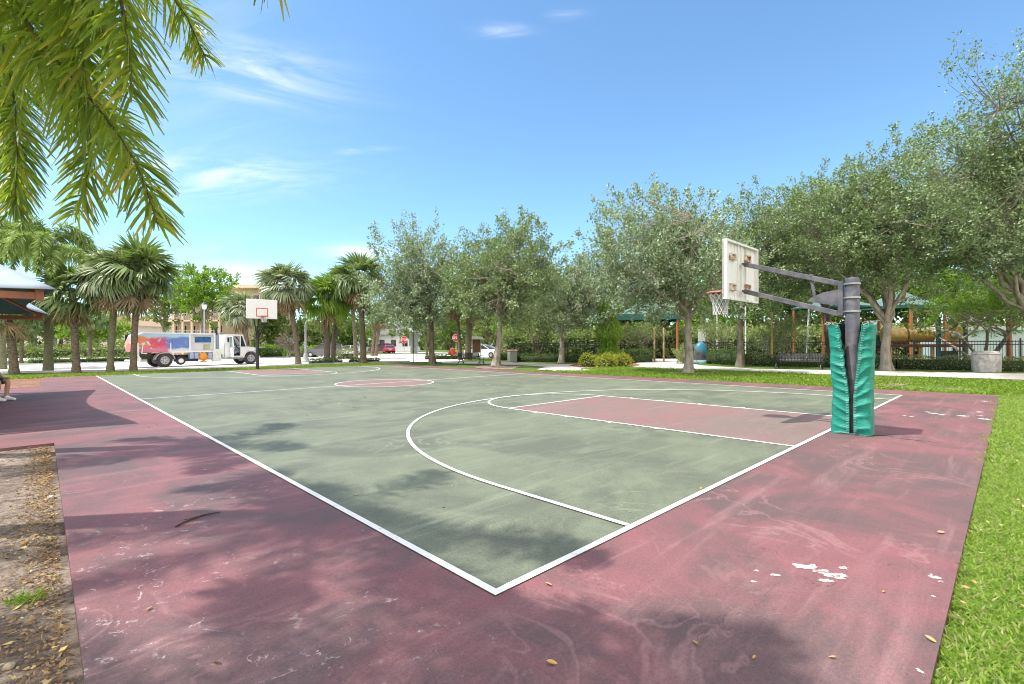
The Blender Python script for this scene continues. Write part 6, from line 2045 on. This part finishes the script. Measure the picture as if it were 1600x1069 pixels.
# ================================================================ BUILDINGS
def building(name, label, px0, px1, d, top, wallm, roofm, floors=1, bays=4, balcony=False, depth=10, skew=0.0, over=.6, roof='flat', winm=None):
    a, b = Gd(px0, d), Gd(px1, d + skew)
    L_ = (b - a).length; ang = math.atan2((b - a).y, (b - a).x)
    H_ = W((px0 + px1) / 2, top, d).z - LAWN
    t = thing(name, label, 'building', a, ang)
    m = MB(); m.box((L_ / 2, depth / 2, H_ / 2 - .2), (L_, depth, H_ - .4)); m.build('wall', wallm, t)
    m = MB()
    if roof == 'flat':
        m.box((L_ / 2, depth / 2 - over / 2, H_ - .15), (L_ + 2 * over, depth + over * 3, .5))
    else:
        m.side([(-over, H_ - .4), (L_ + over, H_ - .4), (L_ - 1.5, H_ + 1.6), (1.5, H_ + 1.6)], -over, depth + over)
    m.build('roof', roofm, t)
    fh = (H_ - .6) / floors
    bw = L_ / bays
    for f in range(floors):
        for k in range(bays):
            x = bw * (k + .5); z = fh * f + fh * .55
            m = MB(); w_, h_ = min(1.5, bw * .5), fh * .45
            for dx, dz, sx, sz in ((0, h_ / 2, w_ + .16, .08), (0, -h_ / 2, w_ + .16, .08)): m.box((x + dx, -.03, z + dz), (sx, .08, sz))
            for dx in (-w_ / 2, w_ / 2): m.box((x + dx, -.03, z), (.08, .08, h_ - .08))
            wn = m.build('window', MT['white'], t)
            m = MB(); m.box((x, -.005, z), (w_ - .08, .03, h_ - .08)); m.build('pane', MT['glass'], wn)
        if balcony and f > 0:
            m = MB(); m.box((L_ / 2, -.8, fh * f + .05), (L_, 1.6, .22)); bl = m.build('balcony', roofm, t)
            m = MB()
            for k in range(int(L_ / .35)): m.box((.2 + k * .35, -1.55, fh * f + .65), (.06, .05, 1.0))
            m.box((L_ / 2, -1.55, fh * f + 1.18), (L_, .09, .08)); m.build('railing', paint('grey_rail', (.42, .42, .45), rough=.5), bl)
            m = MB()
    if balcony:
        for k in range(0, bays + 1):
            m = MB(); m.box((bw * k, -1.45, (H_ - .5) / 2), (.30, .30, H_ - .6)); m.build('column', wallm, t)
    return t


BEIGE = paint('beige_stucco', (.60, .47, .33), (.55, .43, .30), rough=.9, scale=2)
CREAM = paint('cream_trim', (.68, .57, .40), (.62, .52, .37), rough=.8)
building('apartment_building', 'beige apartment block with a flat cream roof and railed balconies behind the truck', 268, 352, 76, 470, BEIGE, CREAM, 3, 6, True, 12)
building('stair_tower', 'taller plain beige block with an overhanging cream roof above the far hoop', 350, 411, 80, 448, BEIGE, CREAM, 3, 3, False, 12, over=.9)
PALE = paint('pale_stucco', (.66, .58, .50), (.60, .53, .46), rough=.9)
building('low_house', 'pale low house with a dark opening behind the dark car', -60, 100, 84, 508, PALE, paint('tile_roof', (.34, .17, .11), (.28, .14, .09), rough=.8), 1, 5, False, 10, roof='hip')
building('low_house', 'pale low house between the burnt and the mossy palm trunks', 106, 215, 86, 506, PALE, paint('buff_roof', (.46, .34, .24), rough=.8), 1, 4, False, 10, roof='hip')
building('white_house', 'white gabled house beyond the red stop sign and the pale palm pair', 588, 642, 98, 520, paint('white_stucco', (.74, .74, .76), rough=.9), paint('grey_roof', (.42, .42, .44), rough=.7), 1, 3, False, 10, roof='hip')
building('white_house', 'whitish house glimpsed between trunks beyond the hedges', 455, 560, 110, 528, paint('white_stucco_far', (.66, .66, .66), rough=.9), paint('pale_grey_roof', (.5, .48, .46), rough=.7), 1, 4, False, 8, roof='hip')
